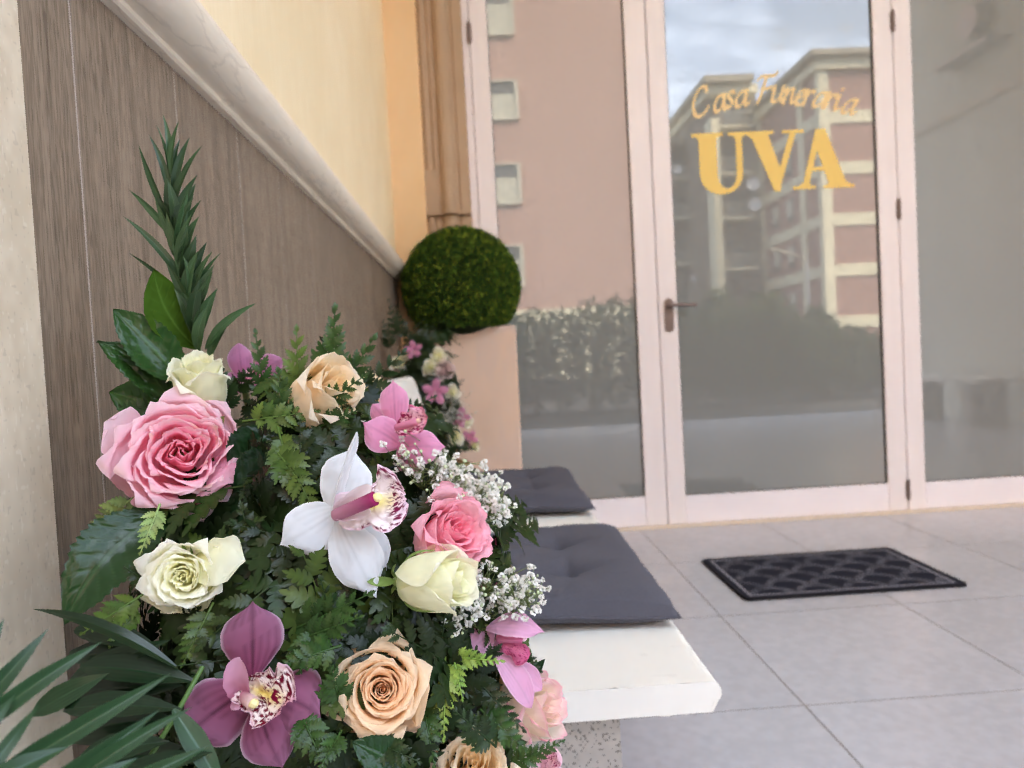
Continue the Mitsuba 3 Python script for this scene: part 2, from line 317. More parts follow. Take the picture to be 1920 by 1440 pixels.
part(hd, 'plaster', box(-0.205, 5.4, 3.50, 3.80, GZ1 + 0.002, 6.0), 'm_plaster_plain')
part(hd, 'backing', box(0.0, 5.4, 3.64, 3.78, 0.004, GZ1), 'm_gasket')

roof = thing('porch_roof', 'white flat roof over the porch, above the picture', 'roof')
part(roof, 'slab', box(-0.348, 4.998, -1.05, 3.498, 5.0, 5.28), 'm_white')
# lever handle on its plate
plate = trimesh.creation.extrude_polygon(LineString([(0.922, 0.965), (0.922, 1.085)]).buffer(0.021, 12), 0.010, engine='earcut')
hm = xz_to_world(plate, GY - 0.0005); hm.fix_normals()
hp = part(door, 'handle', cat([hm, tube([(0.922, GY - 0.01, 1.072), (0.922, GY - 0.045, 1.072)], 0.011, n=12), tube([(0.915, GY - 0.048, 1.072), (0.96, GY - 0.052, 1.071), (1.045, GY - 0.050, 1.066)], 0.0095, 0.008, n=12),
        tube([(0.922, GY - 0.009, 0.985), (0.922, GY - 0.016, 0.985)], 0.013, n=14)]), 'm_handle', smooth=40, label='dark bronze lever handle on an oval plate')

# lettering on the door glass ------------------------------------------------
LY = GY + 0.0175
def px_plane(u, v):
    q = at(u, v, LY); return q[0], q[2]
def serif_letters():
    def U():
        outer = [(0.10, 1.0), (0.41, 1.0), (0.41, 0.33)]
        t = np.linspace(0, 1, 14)
        inner = [((1 - a) ** 3 * 0.41 + 3 * (1 - a) ** 2 * a * 0.41 + 3 * (1 - a) * a * a * 0.765 + a ** 3 * 0.765, (1 - a) ** 3 * 0.33 + 3 * (1 - a) ** 2 * a * -0.03 + 3 * (1 - a) * a * a * -0.03 + a ** 3 * 0.33) for a in t]
        out = [((1 - a) ** 3 * 0.87 + 3 * (1 - a) ** 2 * a * 0.87 + 3 * (1 - a) * a * a * 0.10 + a ** 3 * 0.10, (1 - a) ** 3 * 0.33 + 3 * (1 - a) ** 2 * a * -0.15 + 3 * (1 - a) * a * a * -0.15 + a ** 3 * 0.33) for a in t]
        body = Polygon(outer[:2] + inner + [(0.765, 1.0), (0.87, 1.0)] + out)
        return unary_union([body, Polygon([(-0.03, 0.955), (0.53, 0.955), (0.53, 1.0), (-0.03, 1.0)]), Polygon([(0.63, 0.955), (1.0, 0.955), (1.0, 1.0), (0.63, 1.0)]),
                            Polygon([(0.03, 0.96), (0.10, 0.90), (0.10, 0.96)]), Polygon([(0.41, 0.90), (0.47, 0.96), (0.41, 0.96)]), Polygon([(0.70, 0.96), (0.765, 0.90), (0.765, 0.96)]), Polygon([(0.87, 0.90), (0.93, 0.96), (0.87, 0.96)])])
    def V():
        body = unary_union([Polygon([(0.08, 1.0), (0.40, 1.0), (0.665, 0.28), (0.625, -0.02), (0.52, -0.02)]), Polygon([(0.60, -0.02), (0.52, -0.02), (0.60, 0.28), (0.86, 1.0), (0.965, 1.0)])])
        return unary_union([body, Polygon([(-0.03, 0.955), (0.53, 0.955), (0.53, 1.0), (-0.03, 1.0)]), Polygon([(0.70, 0.955), (1.10, 0.955), (1.10, 1.0), (0.70, 1.0)]),
                            Polygon([(0.02, 0.96), (0.13, 0.88), (0.13, 0.96)]), Polygon([(0.41, 0.92), (0.48, 0.96), (0.38, 0.96)])])
    def A():
        body = unary_union([Polygon([(0.45, 1.0), (0.56, 1.0), (0.26, 0.0), (0.15, 0.0)]), Polygon([(0.45, 1.0), (0.62, 1.0), (1.02, 0.0), (0.69, 0.0), (0.42, 0.76)]), Polygon([(0.27, 0.30), (0.70, 0.30), (0.67, 0.36), (0.29, 0.36)])])
        return unary_union([body, Polygon([(-0.02, 0.0), (0.40, 0.0), (0.40, 0.045), (-0.02, 0.045)]), Polygon([(0.56, 0.0), (1.14, 0.0), (1.14, 0.045), (0.56, 0.045)]),
                            Polygon([(0.08, 0.04), (0.175, 0.04), (0.20, 0.12)]), Polygon([(0.26, 0.04), (0.34, 0.04), (0.28, 0.10)]), Polygon([(0.95, 0.12), (1.01, 0.04), (1.09, 0.04)]), Polygon([(0.62, 0.04), (0.70, 0.04), (0.67, 0.10)])])
    return [U(), V(), A()]
sign = thing('lettering', 'gold lettering on the glass of the middle door', 'lettering')
H = 0.285
for g, x0, sc in zip(serif_letters(), (1.083, 1.338, 1.570), (0.272, 0.262, 0.262)):
    q = affinity.affine_transform(g.buffer(0.008, 3).buffer(-0.004, 3), [sc, 0, 0, H, x0, 1.6065])
    part(sign, 'letter', xz_to_world(extrude(q, 0.0022), LY), 'm_gold')
def spline(pts, k=10):
    p = np.array(pts, float)
    p = np.vstack([2 * p[0] - p[1], p, 2 * p[-1] - p[-2]])
    out = []
    for i in range(1, len(p) - 2):
        for t in np.linspace(0, 1, k, endpoint=False):
            out.append(0.5 * (2 * p[i] + (p[i + 1] - p[i - 1]) * t + (2 * p[i - 1] - 5 * p[i] + 4 * p[i + 1] - p[i + 2]) * t * t + (3 * p[i] - p[i - 1] - 3 * p[i + 1] + p[i + 2]) * t ** 3))
    return np.array(out + [p[-2]])
STROKES = {
    'C': [[(1.02, 1.42), (0.98, 1.70), (0.72, 1.78), (0.30, 1.45), (0.05, 0.80), (0.12, 0.20), (0.45, 0.0), (0.85, 0.18), (1.05, 0.45)]],
    'a': [[(0.78, 0.80), (0.62, 1.0), (0.32, 0.88), (0.08, 0.45), (0.14, 0.05), (0.36, 0.05), (0.62, 0.40), (0.80, 0.95)], [(0.80, 1.0), (0.72, 0.40), (0.76, 0.03), (0.98, 0.18)]],
    's': [[(0.64, 0.84), (0.48, 1.0), (0.24, 0.86), (0.32, 0.58), (0.52, 0.34), (0.40, 0.05), (0.14, 0.0), (0.0, 0.16)]],
    'F': [[(0.52, 1.70), (0.40, 1.1), (0.24, 0.4), (0.10, 0.02)], [(-0.02, 1.52), (0.16, 1.72), (0.60, 1.70), (1.05, 1.72), (1.2, 1.86)], [(0.30, 0.92), (0.60, 0.90), (0.86, 0.98)]],
    'u': [[(0.0, 0.86), (0.14, 1.0), (0.12, 0.50), (0.12, 0.10), (0.34, 0.03), (0.60, 0.38), (0.74, 0.98)], [(0.74, 1.0), (0.68, 0.35), (0.74, 0.02), (0.94, 0.18)]],
    'n': [[(0.0, 0.84), (0.14, 1.0), (0.12, 0.5), (0.08, 0.0)], [(0.12, 0.50), (0.36, 0.92), (0.58, 0.94), (0.56, 0.40), (0.62, 0.04), (0.82, 0.18)]],
    'e': [[(0.12, 0.46), (0.46, 0.58), (0.58, 0.86), (0.42, 1.0), (0.16, 0.76), (0.06, 0.34), (0.22, 0.02), (0.48, 0.08), (0.66, 0.28)]],
    'r': [[(0.0, 0.84), (0.14, 1.0), (0.12, 0.5), (0.08, 0.0)], [(0.12, 0.46), (0.34, 0.90), (0.56, 0.98), (0.60, 0.86)]],
    'i': [[(0.0, 0.84), (0.14, 1.0), (0.10, 0.40), (0.18, 0.03), (0.36, 0.20)], [(0.19, 1.42), (0.21, 1.46)]]}
nib = affinity.rotate(Point(0, 0).buffer(1, 6), 0)
nib = affinity.rotate(affinity.scale(nib, 0.14, 0.065), 42)
def glyph(ch):
    out = []
    for s in STROKES[ch]:
        q = spline(s)
        q[:, 0] += 0.22 * q[:, 1]
        hulls = [unary_union([affinity.translate(nib, *q[i]), affinity.translate(nib, *q[i + 1])]).convex_hull for i in range(len(q) - 1)]
        out.append(unary_union(hulls))
    return unary_union(out).simplify(0.006)
WORD = [('C', 1300, 222, -14), ('a', 1338, 212, -12), ('s', 1358.5, 203.5, -9), ('a', 1377, 202.5, -7), ('F', 1417, 194.5, -3), ('u', 1444, 192.5, -1), ('n', 1466, 195, 2), ('e', 1488, 197, 4), ('r', 1503, 197.5, 6), ('a', 1521, 200, 8), ('r', 1543, 203, 9), ('i', 1560, 207, 10), ('a', 1575, 211.5, 12)]
XS = 26.5
for ch, u, v, rot in WORD:
    g = affinity.rotate(glyph(ch), -rot, origin=(0, 0))
    x0, z0 = px_plane(u, v)
    s = XS / 1387 * LY * 1.08
    part(sign, 'letter', xz_to_world(extrude(affinity.affine_transform(g, [s, 0, 0, s, x0, z0]), 0.0022), LY), 'm_gold_pale')

# ------------------------------------------------------------------ bench, cushions, mat, planter
def bench(name, label, x0, x1, y0, y1, seed, face=1, back=True):
    b = thing(name, label, 'bench')
    r = np.random.default_rng(seed)
    pts = []
    m = box(x0, x1, y0, y1, 0.412, 0.45)
    # the seat: a slab with rounded long edge, subdivided so that the worn edges can be uneven
    prof = [(x0, 0.412), (x1 - 0.012, 0.412)] + [(x1 - 0.014 + 0.014 * math.cos(a), 0.436 + 0.014 * math.sin(a)) for a in np.linspace(-0.9, math.pi / 2, 8)] + [(x0, 0.45)]
    n = 90
    ring = []
    segs = []
    for k in range(len(prof)):
        a, c = np.array(prof[k]), np.array(prof[(k + 1) % len(prof)])
        q = max(1, int(np.linalg.norm(c - a) / 0.006))
        segs += [a + (c - a) * i / q for i in range(q)]
    P = np.array(segs)
    cen = P.mean(0)
    ys = np.concatenate([[y0 + 0.0001, y0 + 0.0012, y0 + 0.004], np.linspace(y0 + 0.012, y1 - 0.004, n), [y1]])
    inset = np.concatenate([[0.0035, 0.0015, 0.0004], np.zeros(n), [0.002]])
    V = []
    for yk, ins in zip(ys, inset):
        R = P + (cen - P) / np.maximum(np.linalg.norm(cen - P, axis=1, keepdims=True), 1e-9) * ins
        V.append(np.stack([R[:, 0], np.full(len(R), yk), R[:, 1]], 1))
    V = np.array(V)
    nn = meshkit.fbm(V * 70, 3, seed) - 0.5
    ed = np.exp(-((ys - y0) / 0.006) ** 2)[:, None]
    V[..., 2] += nn * (0.0010 + 0.0062 * ed)
    V[..., 1] += (meshkit.fbm(V * 90, 3, seed + 1) - 0.5) * 0.008 * ed
    N, M = V.shape[:2]
    F = []
    i = np.arange(N - 1)[:, None] * M + np.arange(M)[None]; j = np.arange(N - 1)[:, None] * M + (np.arange(M)[None] + 1) % M
    F = np.concatenate([np.stack([i, j, j + M], -1).reshape(-1, 3), np.stack([i, j + M, i + M], -1).reshape(-1, 3)])
    VV = V.reshape(-1, 3)
    capf = []
    tri = trimesh.creation.triangulate_polygon(Polygon(P), engine='earcut')
    c0 = np.stack([tri[0][:, 0], np.full(len(tri[0]), y0 + 0.0001), tri[0][:, 1]], 1)
    # near end face: a fan grid so that it can be rough
    Vc = V[0]; mid = np.stack([np.linspace(x0 + 0.012, x1 - 0.02, M), np.full(M, y0), np.full(M, 0.431)], 1)
    base = len(VV)
    VV = np.vstack([VV, c0, c0 + [0, y1 - y0 - 0.0002, 0]])
    F = np.vstack([F, tri[1] + base, tri[1][:, ::-1] + base + len(c0)])
    seat = trimesh.Trimesh(VV, F, process=False); seat.fix_normals()
    part(b, 'seat', seat, 'm_bench', smooth=50)
    for ly in ((y0 + 0.10, y1 - 0.25) if y1 - y0 > 1 else (y0 + 0.1, y1 - 0.15)):
        w = x1 - x0
        pl = Polygon([(x0 + 0.10 * w, 0.0), (x0 + 0.80 * w, 0.0), (x0 + 0.795 * w, 0.4119), (x0 + 0.08 * w, 0.4119)])
        lm = trimesh.creation.extrude_polygon(pl, 0.085, engine='earcut')
        vv = lm.vertices; lm = trimesh.Trimesh(np.stack([vv[:, 0], ly + vv[:, 2], vv[:, 1]], 1), lm.faces, process=False); lm.fix_normals()
        part(b, 'leg', lm, 'm_leg', label='grey pitted concrete leg')
    if back:
        pb = Polygon([(-0.205, 0.452), (-0.160, 0.452), (-0.160, 0.60), (-0.2125, 0.797), (-0.222, 0.8135), (-0.238, 0.818), (-0.256, 0.815), (-0.268, 0.80), (-0.235, 0.60)])
        bm = trimesh.creation.extrude_polygon(pb, y1 - 1.05, engine='earcut')
        vv = bm.vertices; bm = trimesh.Trimesh(np.stack([vv[:, 0], 1.0 + vv[:, 2], vv[:, 1]], 1), bm.faces, process=False); bm.fix_normals()
        part(b, 'backrest', bm, 'm_bench', smooth=35)
    return b
bench('stone_bench', 'white painted stone bench behind the flowers, with two grey cushions on its seat', -0.27, 0.275, 0.885, 2.46, 3)
bench('stone_bench', 'pale stone bench against the far right wall, seen only reflected in the glass', 4.40, 4.90, -0.55, 0.75, 5, back=False)

def cushion(x0, x1, y0, y1, z, seed, label):
    k = thing('cushion', label, 'cushion', 'grey tufted seat cushions on the white bench')
    n = 72
    a = np.linspace(-1, 1, n)
    X, Y = np.meshgrid(a, a, indexing='ij')
    edge = np.clip(1 - np.abs(X) ** 6, 0, 1) ** 0.40 * np.clip(1 - np.abs(Y) ** 6, 0, 1) ** 0.40
    top = 0.045 * edge
    dip = sum(np.exp(-((X - cx) ** 2 + (Y - cy) ** 2) / 0.012) for cx in (-0.36, 0.36) for cy in (-0.36, 0.36))
    dip2 = sum(np.exp(-((X - cx) ** 2 + (Y - cy) ** 2) / 0.07) for cx in (-0.36, 0.36) for cy in (-0.36, 0.36))
    crease = 0
    for c in (-0.36, 0.36):
        crease = crease + np.exp(-((X - c) / 0.05) ** 2) * np.exp(-((np.abs(Y) - 0.36) / 0.22) ** 2) + np.exp(-((Y - c) / 0.05) ** 2) * np.exp(-((np.abs(X) - 0.36) / 0.30) ** 2)
    P = np.stack([X * 4, Y * 4, X * 0 + seed], -1)
    top = top - edge * (0.014 * dip + 0.019 * dip2 + 0.013 * crease) + edge * 0.008 * (meshkit.fbm(P, 3, seed) - 0.5) + edge * 0.0035 * (meshkit.fbm(P * np.array([3.5, 1.2, 1]) + 3, 3, seed + 2) - 0.5)
    bow = 1 - 0.030 * (1 - Y ** 2) ; bow2 = 1 - 0.030 * (1 - X ** 2)
    wx = X * bow * (x1 - x0) / 2 + (x0 + x1) / 2 + 0.004 * (meshkit.fbm(P * 1.5 + 7, 2, seed) - 0.5)
    wy = Y * bow2 * (y1 - y0) / 2 + (y0 + y1) / 2 + 0.004 * (meshkit.fbm(P * 1.5 + 3, 2, seed) - 0.5)
    puck = 0.0012 * np.sin(X * 75 + 3 * np.sin(Y * 9)) * (np.abs(Y) > 0.86) * edge + 0.0012 * np.sin(Y * 75) * (np.abs(X) > 0.86) * edge
    zc = z + 0.0235 + 0.006 * np.maximum(np.abs(X), np.abs(Y)) ** 4 * np.sin(X * 3 + Y * 2 + seed)
    t = np.stack([wx, wy, zc + top + puck], -1).reshape(-1, 3)
    bt = np.stack([wx, wy, np.maximum(zc - 0.020 * edge, z + 0.0012)], -1).reshape(-1, 3)
    F = grid_faces(n, n)
    m = cat([trimesh.Trimesh(t, F, process=False), trimesh.Trimesh(bt, F[:, ::-1], process=False)])
    part(k, 'cover', m, 'm_cushion', smooth=70)
    rim = np.concatenate([np.stack([wx[:, 0], wy[:, 0], zc[:, 0]], 1), np.stack([wx[-1], wy[-1], zc[-1]], 1)[1:], np.stack([wx[::-1, -1], wy[::-1, -1], zc[::-1, -1]], 1)[1:], np.stack([wx[0, ::-1], wy[0, ::-1], zc[0, ::-1]], 1)[1:]])
    part(k, 'piping', tube(rim, 0.0021, n=6), 'm_cushion', smooth=60)
    for cx in (-0.36, 0.36):
        for cy in (-0.36, 0.36):
            ii, jj = np.argmin(abs(a - cx)), np.argmin(abs(a - cy))
            s = trimesh.creation.icosphere(2, 0.0062); s.apply_scale((1, 1, 0.4)); s.apply_translation((wx[ii, jj], wy[ii, jj], zc[ii, jj] + top[ii, jj] + 0.0005))
            part(k, 'button', s, 'm_cushion', smooth=True)
cushion(-0.175, 0.272, 1.06, 1.54, 0.4505, 4, 'grey tufted seat cushion on the near end of the white bench')
cushion(-0.175, 0.270, 1.84, 2.36, 0.4505, 9, 'grey tufted seat cushion at the far end of the white bench, before the planter')

mk = thing('doormat', 'dark navy doormat with a pattern of overlapping scallops on the tiles before the door', 'doormat')
pm = box_poly(MATX - MATW / 2, MATX + MATW / 2, MATY - MATH / 2, MATY + MATH / 2).buffer(-0.018).buffer(0.018, 6)
c = np.array(pm.exterior.coords)
m = trimesh.creation.extrude_polygon(pm.buffer(-0.004), 0.0075, engine='earcut'); m.apply_translation((0, 0, 0.001))
part(mk, 'pile', m, 'm_mat')
d = np.linspace(0, 1, 200) * pm.exterior.length
ring = np.array([pm.exterior.interpolate(x).coords[0] for x in d])
ring3 = np.column_stack([ring, 0.0050 + 0.0006 * np.sin(d * 31)]) + 0.0016 * (rng.random((200, 3)) - 0.5) * [1, 1, 0]
ring3[-1] = ring3[0]
part(mk, 'binding', tube(ring3, 0.0058, n=8), 'm_mat_edge', smooth=60)
scene['m_mat_edge'] = pbr((0.008, 0.008, 0.011), 0.85, 0.2)

plant = thing('planter', 'tall square terracotta planter with a clipped round boxwood, before the glass front', 'planter')
def frustum(x0, x1, y0, y1, z0, z1, s):
    m = box(x0, x1, y0, y1, z0, z1, 0.006)
    v = m.vertices; t = (z1 - v[:, 2]) / (z1 - z0)
    v[:, 0] = (x0 + x1) / 2 + (v[:, 0] - (x0 + x1) / 2) * (1 - s * t); v[:, 1] = (y0 + y1) / 2 + (v[:, 1] - (y0 + y1) / 2) * (1 - s * t)
    return m
PX0, PX1, PY0, PY1 = -0.200, 0.160, 3.155, 3.345 + 0.03
part(plant, 'pot', frustum(PX0, PX1, PY0, PY1, 0.0, 1.0, 0.03), 'm_terracotta')
part(plant, 'soil', box(PX0 + 0.03, PX1 - 0.03, PY0 + 0.03, PY1 - 0.03, 0.999, 1.006), 'm_soil')
ball = thing('boxwood_ball', 'clipped round boxwood topiary ball on the terracotta planter', 'topiary')
def leaf_cloud(P, N, size, rg, aspect=0.5, jit=0.9, fold=0.25):
    n = len(P)
    d = rg.normal(size=(n, 3)) ; d /= np.linalg.norm(d, axis=1, keepdims=True)
    d = N * (1 - jit) + d * jit; d /= np.linalg.norm(d, axis=1, keepdims=True)
    s = np.cross(d, rg.normal(size=(n, 3))); s /= np.linalg.norm(s, axis=1, keepdims=True)
    up = np.cross(s, d)
    L = size * rg.uniform(0.6, 1.2, (n, 1))
    V = np.stack([P, P + d * L * 0.5 + s * L * aspect * 0.5 + up * L * fold * 0.3, P + d * L, P + d * L * 0.5 - s * L * aspect * 0.5 + up * L * fold * 0.3], 1).reshape(-1, 3)
    i = np.arange(n)[:, None] * 4
    F = np.concatenate([i + [0, 1, 2], i + [0, 2, 3]])
    return V, F
BC, BR = np.array([-0.063, 3.235, 1.180]), 0.262
part(ball, 'trunk', tube([(BC[0], 3.25, 1.0), (BC[0], 3.25, 1.12)], 0.018, n=8), 'm_bark')
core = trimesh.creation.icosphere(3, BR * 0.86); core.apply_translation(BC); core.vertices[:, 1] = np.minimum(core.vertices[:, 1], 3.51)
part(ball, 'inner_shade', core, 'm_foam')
rg = np.random.default_rng(11)
nl = 42000
d = rg.normal(size=(nl, 3)); d /= np.linalg.norm(d, axis=1, keepdims=True)
clump = meshkit.fbm(d * 9, 3, 4)
P = BC + d * (BR * (0.87 + 0.11 * rg.random((nl, 1)) ** 0.7 + 0.045 * (clump[:, None] - 0.5)))
keep = (P[:, 2] > 1.0) & (P[:, 1] < 3.535)
P, d, clump = P[keep], d[keep], clump[keep]
V, F = leaf_cloud(P, d, 0.0118, rg, 0.60, 0.70)
g = rg.random((len(P), 1))
colr = np.where(g < 0.16, lin(160, 180, 66), np.where(g < 0.5, lin(90, 122, 46), lin(44, 74, 34))) * rg.uniform(0.7, 1.15, (len(P), 1))
part(ball, 'foliage', trimesh.Trimesh(V, F, process=False), 'm_box', color=np.repeat(colr, 4, 0), kind='stuff')

# ------------------------------------------------------------------ what stands behind the camera and is seen in the glass
rwall = thing('wall_right', 'plain grey-beige wall across the porch, seen only reflected in the right glass panel', 'wall')
part(rwall, 'lower', box(5.0, 5.4, -1.35, 3.62, -0.02, 3.08), 'm_grey_wall')
part(rwall, 'moulding', box(4.965, 5.38, -1.33, 3.60, 3.081, 3.16, 0.008), 'm_rail')
part(rwall, 'upper', box(5.0, 5.4, -1.35, 3.62, 3.161, 6.0), 'm_grey_wall')
wl = thing('wall_lamp', 'round wall lamp high on the right wall, seen only reflected', 'lamp')
part(wl, 'shade', tube([(4.99, 0.10, 3.86), (4.84, 0.10, 3.86)], 0.17, 0.15, n=28), 'm_metal', smooth=40)
part(wl, 'bracket', box(4.80, 4.999, -0.35, 0.45, 3.55, 3.60, 0.01), 'm_metal')

MIR = 2 * (GY + 0.018)
def vat(u, v, yv):                     # a point seen mirrored in the glass, in its real place
    q = at(u, v, yv); q[1] = MIR - q[1]; return q
# apartment block with a blind pink wall
ba = thing('apartment_building', 'pink rendered apartment block with a column of small windows, mirrored in the left glass panel', 'building')
YA = 26.5
xr = vat(1222, 300, YA)[0]; yr = MIR - YA
part(ba, 'wall', box(-22, xr, yr - 12, yr, -0.03, 19.5), 'm_pink_wall')
part(ba, 'roof', box(-22.5, xr + 0.5, yr - 12.5, yr + 0.5, 19.5, 20.1), 'm_eave')
part(ba, 'plinth', box(-22.02, xr + 0.03, yr - 0.2, yr + 0.05, -0.03, vat(1050, 578, YA)[2]), 'm_cream')
for (v0, v1) in ((-95, 63), (156, 221), (312, 379), (465, 535)):
    a, b = vat(895 + (v0 - 150) * 0.06, max(v0, -2), YA), vat(966 + (v0 - 150) * 0.06 * 0.6, v1, YA)
    z1 = a[2] if v0 > 0 else b[2] + 1.55
    wn = part(ba, 'window', box(a[0], b[0], yr + 0.001, yr + 0.02, b[2], z1), 'm_window_dark')
    part(wn, 'frame', cat([box(a[0] - 0.08, a[0], yr, yr + 0.10, b[2] - 0.06, z1 + 0.06), box(b[0], b[0] + 0.14, yr, yr + 0.10, b[2] - 0.06, z1 + 0.06), box(a[0], b[0], yr, yr + 0.12, b[2] - 0.09, b[2]), box(a[0], b[0], yr, yr + 0.10, z1, z1 + 0.07)]), 'm_shutter')
    part(wn, 'shutter', box(a[0] + 0.02, b[0] - 0.02, yr + 0.021, yr + 0.05, b[2] + 0.01, z1 - (z1 - b[2]) * 0.34), 'm_shutter')
# the farther block: cream bands and pilasters, recessed balconies
bb = thing('apartment_building', 'brick-pink apartment block with cream bands and balconies, mirrored in the door glass', 'building')
YB = 43.6; X0 = vat(1545, 400, YB)[0]; yb = MIR - YB
ZT = vat(1560, 100, YB)[2]
FL = [vat(1600, v, YB)[2] for v in (603, 505.5, 410.5, 314.5, 218.5)]
part(bb, 'wall', box(X0, X0 + 22, yb - 16, yb, -0.03, ZT - 0.8), 'm_brick_wall')
part(bb, 'roof', box(X0 - 0.8, X0 + 23, yb - 17, yb + 0.8, ZT - 0.35, ZT, 0.02), 'm_eave')
part(bb, 'cornice', box(X0 - 0.35, X0 + 22.4, yb - 16.5, yb + 0.35, ZT - 1.0, ZT - 0.351), 'm_cream')
for z in FL:
    part(bb, 'band', box(X0 - 0.09, X0 + 22.1, yb - 16.1, yb + 0.09, z - 0.36, z + 0.36), 'm_cream')
def colmn(x0, x1, y0, y1): part(bb, 'column', box(x0, x1, y0, y1, -0.02, ZT - 1.0), 'm_cream')
colmn(X0 - 0.13, X0 + 0.5, yb - 0.4, yb + 0.13)
colmn(X0 + 9.5, X0 + 10.2, yb - 0.3, yb + 0.12)
for dy in (2.2, 8.9): colmn(X0 - 0.12, X0 + 0.2, yb - dy - 0.8, yb - dy)
for z in FL[:4]:
    for dy in (4.2, 6.5):
        wn = part(bb, 'window', box(X0 - 0.04, X0 - 0.001, yb - dy - 1.0, yb - dy, z + 0.75, z + 2.2), 'm_window_dark')
        part(wn, 'shutter', box(X0 - 0.08, X0 - 0.041, yb - dy - 0.95, yb - dy - 0.05, z + 1.1, z + 2.15), 'm_shutter')
# its set-back wing with balconies
YW = 53.2; yw = MIR - YW
XW = vat(1330, 300, YW)[0]
ZW = vat(1400, 155, YW)[2]
part(bb, 'wing', box(XW, X0 - 0.12, yw - 14, yw, -0.03, ZW - 0.6), 'm_dark_wall', label='darker set-back wing with recessed balconies')
part(bb, 'wing_roof', box(XW - 0.7, X0 - 0.85, yw - 15, yw + 1.8, ZW - 0.5, ZW, 0.02), 'm_eave')
part(bb, 'wing_cornice', box(XW - 0.3, X0 - 0.36, yw - 14.5, yw + 1.2, ZW - 1.1, ZW - 0.501), 'm_cream')
colmn(XW - 0.25, XW + 0.30, yw, yw + 1.5)
for v in (505, 412, 330, 245):
    z = vat(1400, v - 60 + 60, YW)[2]
    bal = part(bb, 'balcony', box(XW + 0.31, X0 - 0.9, yw + 0.001, yw + 1.5, z - 0.16, z), 'm_cream')
    part(bal, 'railing', cat([box(XW + 0.33, X0 - 0.92, yw + 1.42, yw + 1.47, z + 0.9, z + 0.96)] + [box(x, x + 0.05, yw + 1.43, yw + 1.46, z, z + 0.9) for x in np.arange(XW + 0.4, X0 - 1.0, 0.28)]), 'm_shutter')
    part(bb, 'window', box(XW + 1.2, XW + 2.6, yw + 0.002, yw + 0.03, z + 0.02, z + 2.1), 'm_window_dark')
    part(bb, 'window', box(XW + 3.6, XW + 4.8, yw + 0.002, yw + 0.03, z + 0.02, z + 2.1), 'm_window_dark')
# third, lower block at the left
YC = 60.0; yc = MIR - YC
xa, xb = vat(1225, 300, YC)[0], vat(1328, 300, YC)[0]
ZC = vat(1290, 268, YC)[2]
bc = thing('apartment_building', 'lower dark apartment block left of the cream banded one, mirrored in the door', 'building')
part(bc, 'wall', box(xa - 6, xb, yc - 10, yc, -0.03, ZC - 0.4), 'm_dark_wall')
part(bc, 'roof', box(xa - 6.5, xb + 0.5, yc - 10.5, yc + 1.6, ZC - 0.399, ZC), 'm_eave')
for v in (585, 495, 412, 338):
    z = vat(1290, v, YC)[2]
    bal = part(bc, 'balcony', box(xa, xb, yc + 0.001, yc + 1.4, z - 0.18, z), 'm_cream')
    part(bal, 'railing', cat([box(xa, xb, yc + 1.32, yc + 1.37, z + 0.9, z + 0.96)] + [box(x, x + 0.06, yc + 1.33, yc + 1.36, z, z + 0.9) for x in np.arange(xa + 0.1, xb, 0.3)]), 'm_shutter')
    part(bc, 'window', box(xa + 1.6, xa + 2.8, yc + 0.002, yc + 0.03, z + 0.02, z + 2.1), 'm_window_dark')
# satellite dishes on the balconies
def dish(u, v, yv, r, label):
    c = vat(u, v, yv)
    k = thing('satellite_dish', label, 'satellite dish', 'satellite dishes mirrored in the door glass')
    a = np.linspace(0, 1, 7); th = np.linspace(0, 2 * np.pi, 25)
    A, B = np.meshgrid(a, th, indexing='ij')
    V = np.stack([c[0] + r * A * np.cos(B), c[1] + r * 0.35 * A ** 2, c[2] + r * A * np.sin(B)], -1).reshape(-1, 3)
    m = trimesh.Trimesh(V, grid_faces(7, 25), process=False)
    part(k, 'bowl', m, 'm_dish', smooth=True)
    part(k, 'arm', tube([c + [0, 0.02, -r * 0.9], c + [0, 0.55, -0.05]], 0.02), 'm_metal')
    part(k, 'mast', tube([c + [0, -0.02, 0], c + [0, -0.3, -0.1], c + [0, -0.3, -0.9]], 0.025), 'm_metal')
scene['m_dish'] = two(pbr((0.80, 0.80, 0.79), 0.5, 0.4))
dish(1410, 345, 51.2, 0.48, 'white satellite dish just under the middle letter of the door sign')
dish(1413, 383, 51.2, 0.46, 'lower white satellite dish under the middle letter of the door sign')
dish(1302, 353, 57.8, 0.38, 'small white satellite dish under the first big letter, near the door stile')
dish(1304, 519, 57.8, 0.44, 'white satellite dish mirrored just above the hedge near the door handle')
dish(1268, 318, 58.0, 0.36, 'white satellite dish at the left edge of the door glass')
for u, v, h, lab in ((1470, 130, 2.6, 'tall thin aerial on the roof slope, mirrored in the door glass'), (1458, 140, 1.9, 'shorter aerial just left of the tall one on the roof'), (1588, 96, 1.6, 'small forked aerial on the flat top of the highest roof')):
    c = vat(u, v, 48.0)
    k = thing('aerial', lab, 'aerial', 'roof aerials mirrored in the door glass')
    part(k, 'mast', tube([c - [0, 0, 1.2], c + [0, 0, h]], 0.025), 'm_metal')
    part(k, 'antenna', cat([tube([c + [-0.5, 0, h * f], c + [0.5, 0, h * f + 0.05]], 0.018) for f in (0.8, 0.9, 1.0)]), 'm_metal')
# a street lamp before the pink-and-cream block
c = vat(1518, 640, 30.0)
sl = thing('street_lamp', 'slender grey street lamp mirrored in the door glass', 'street lamp')
ct = vat(1513, 487, 30.0)
part(sl, 'pole', tube([(c[0], c[1], -0.03), ct], 0.06, 0.04), 'm_metal')
part(sl, 'lamp_head', tube([ct, ct + np.array([-0.9, 0, 0.35]), ct + np.array([-1.5, 0, 0.5])], 0.04, 0.07), 'm_eave')
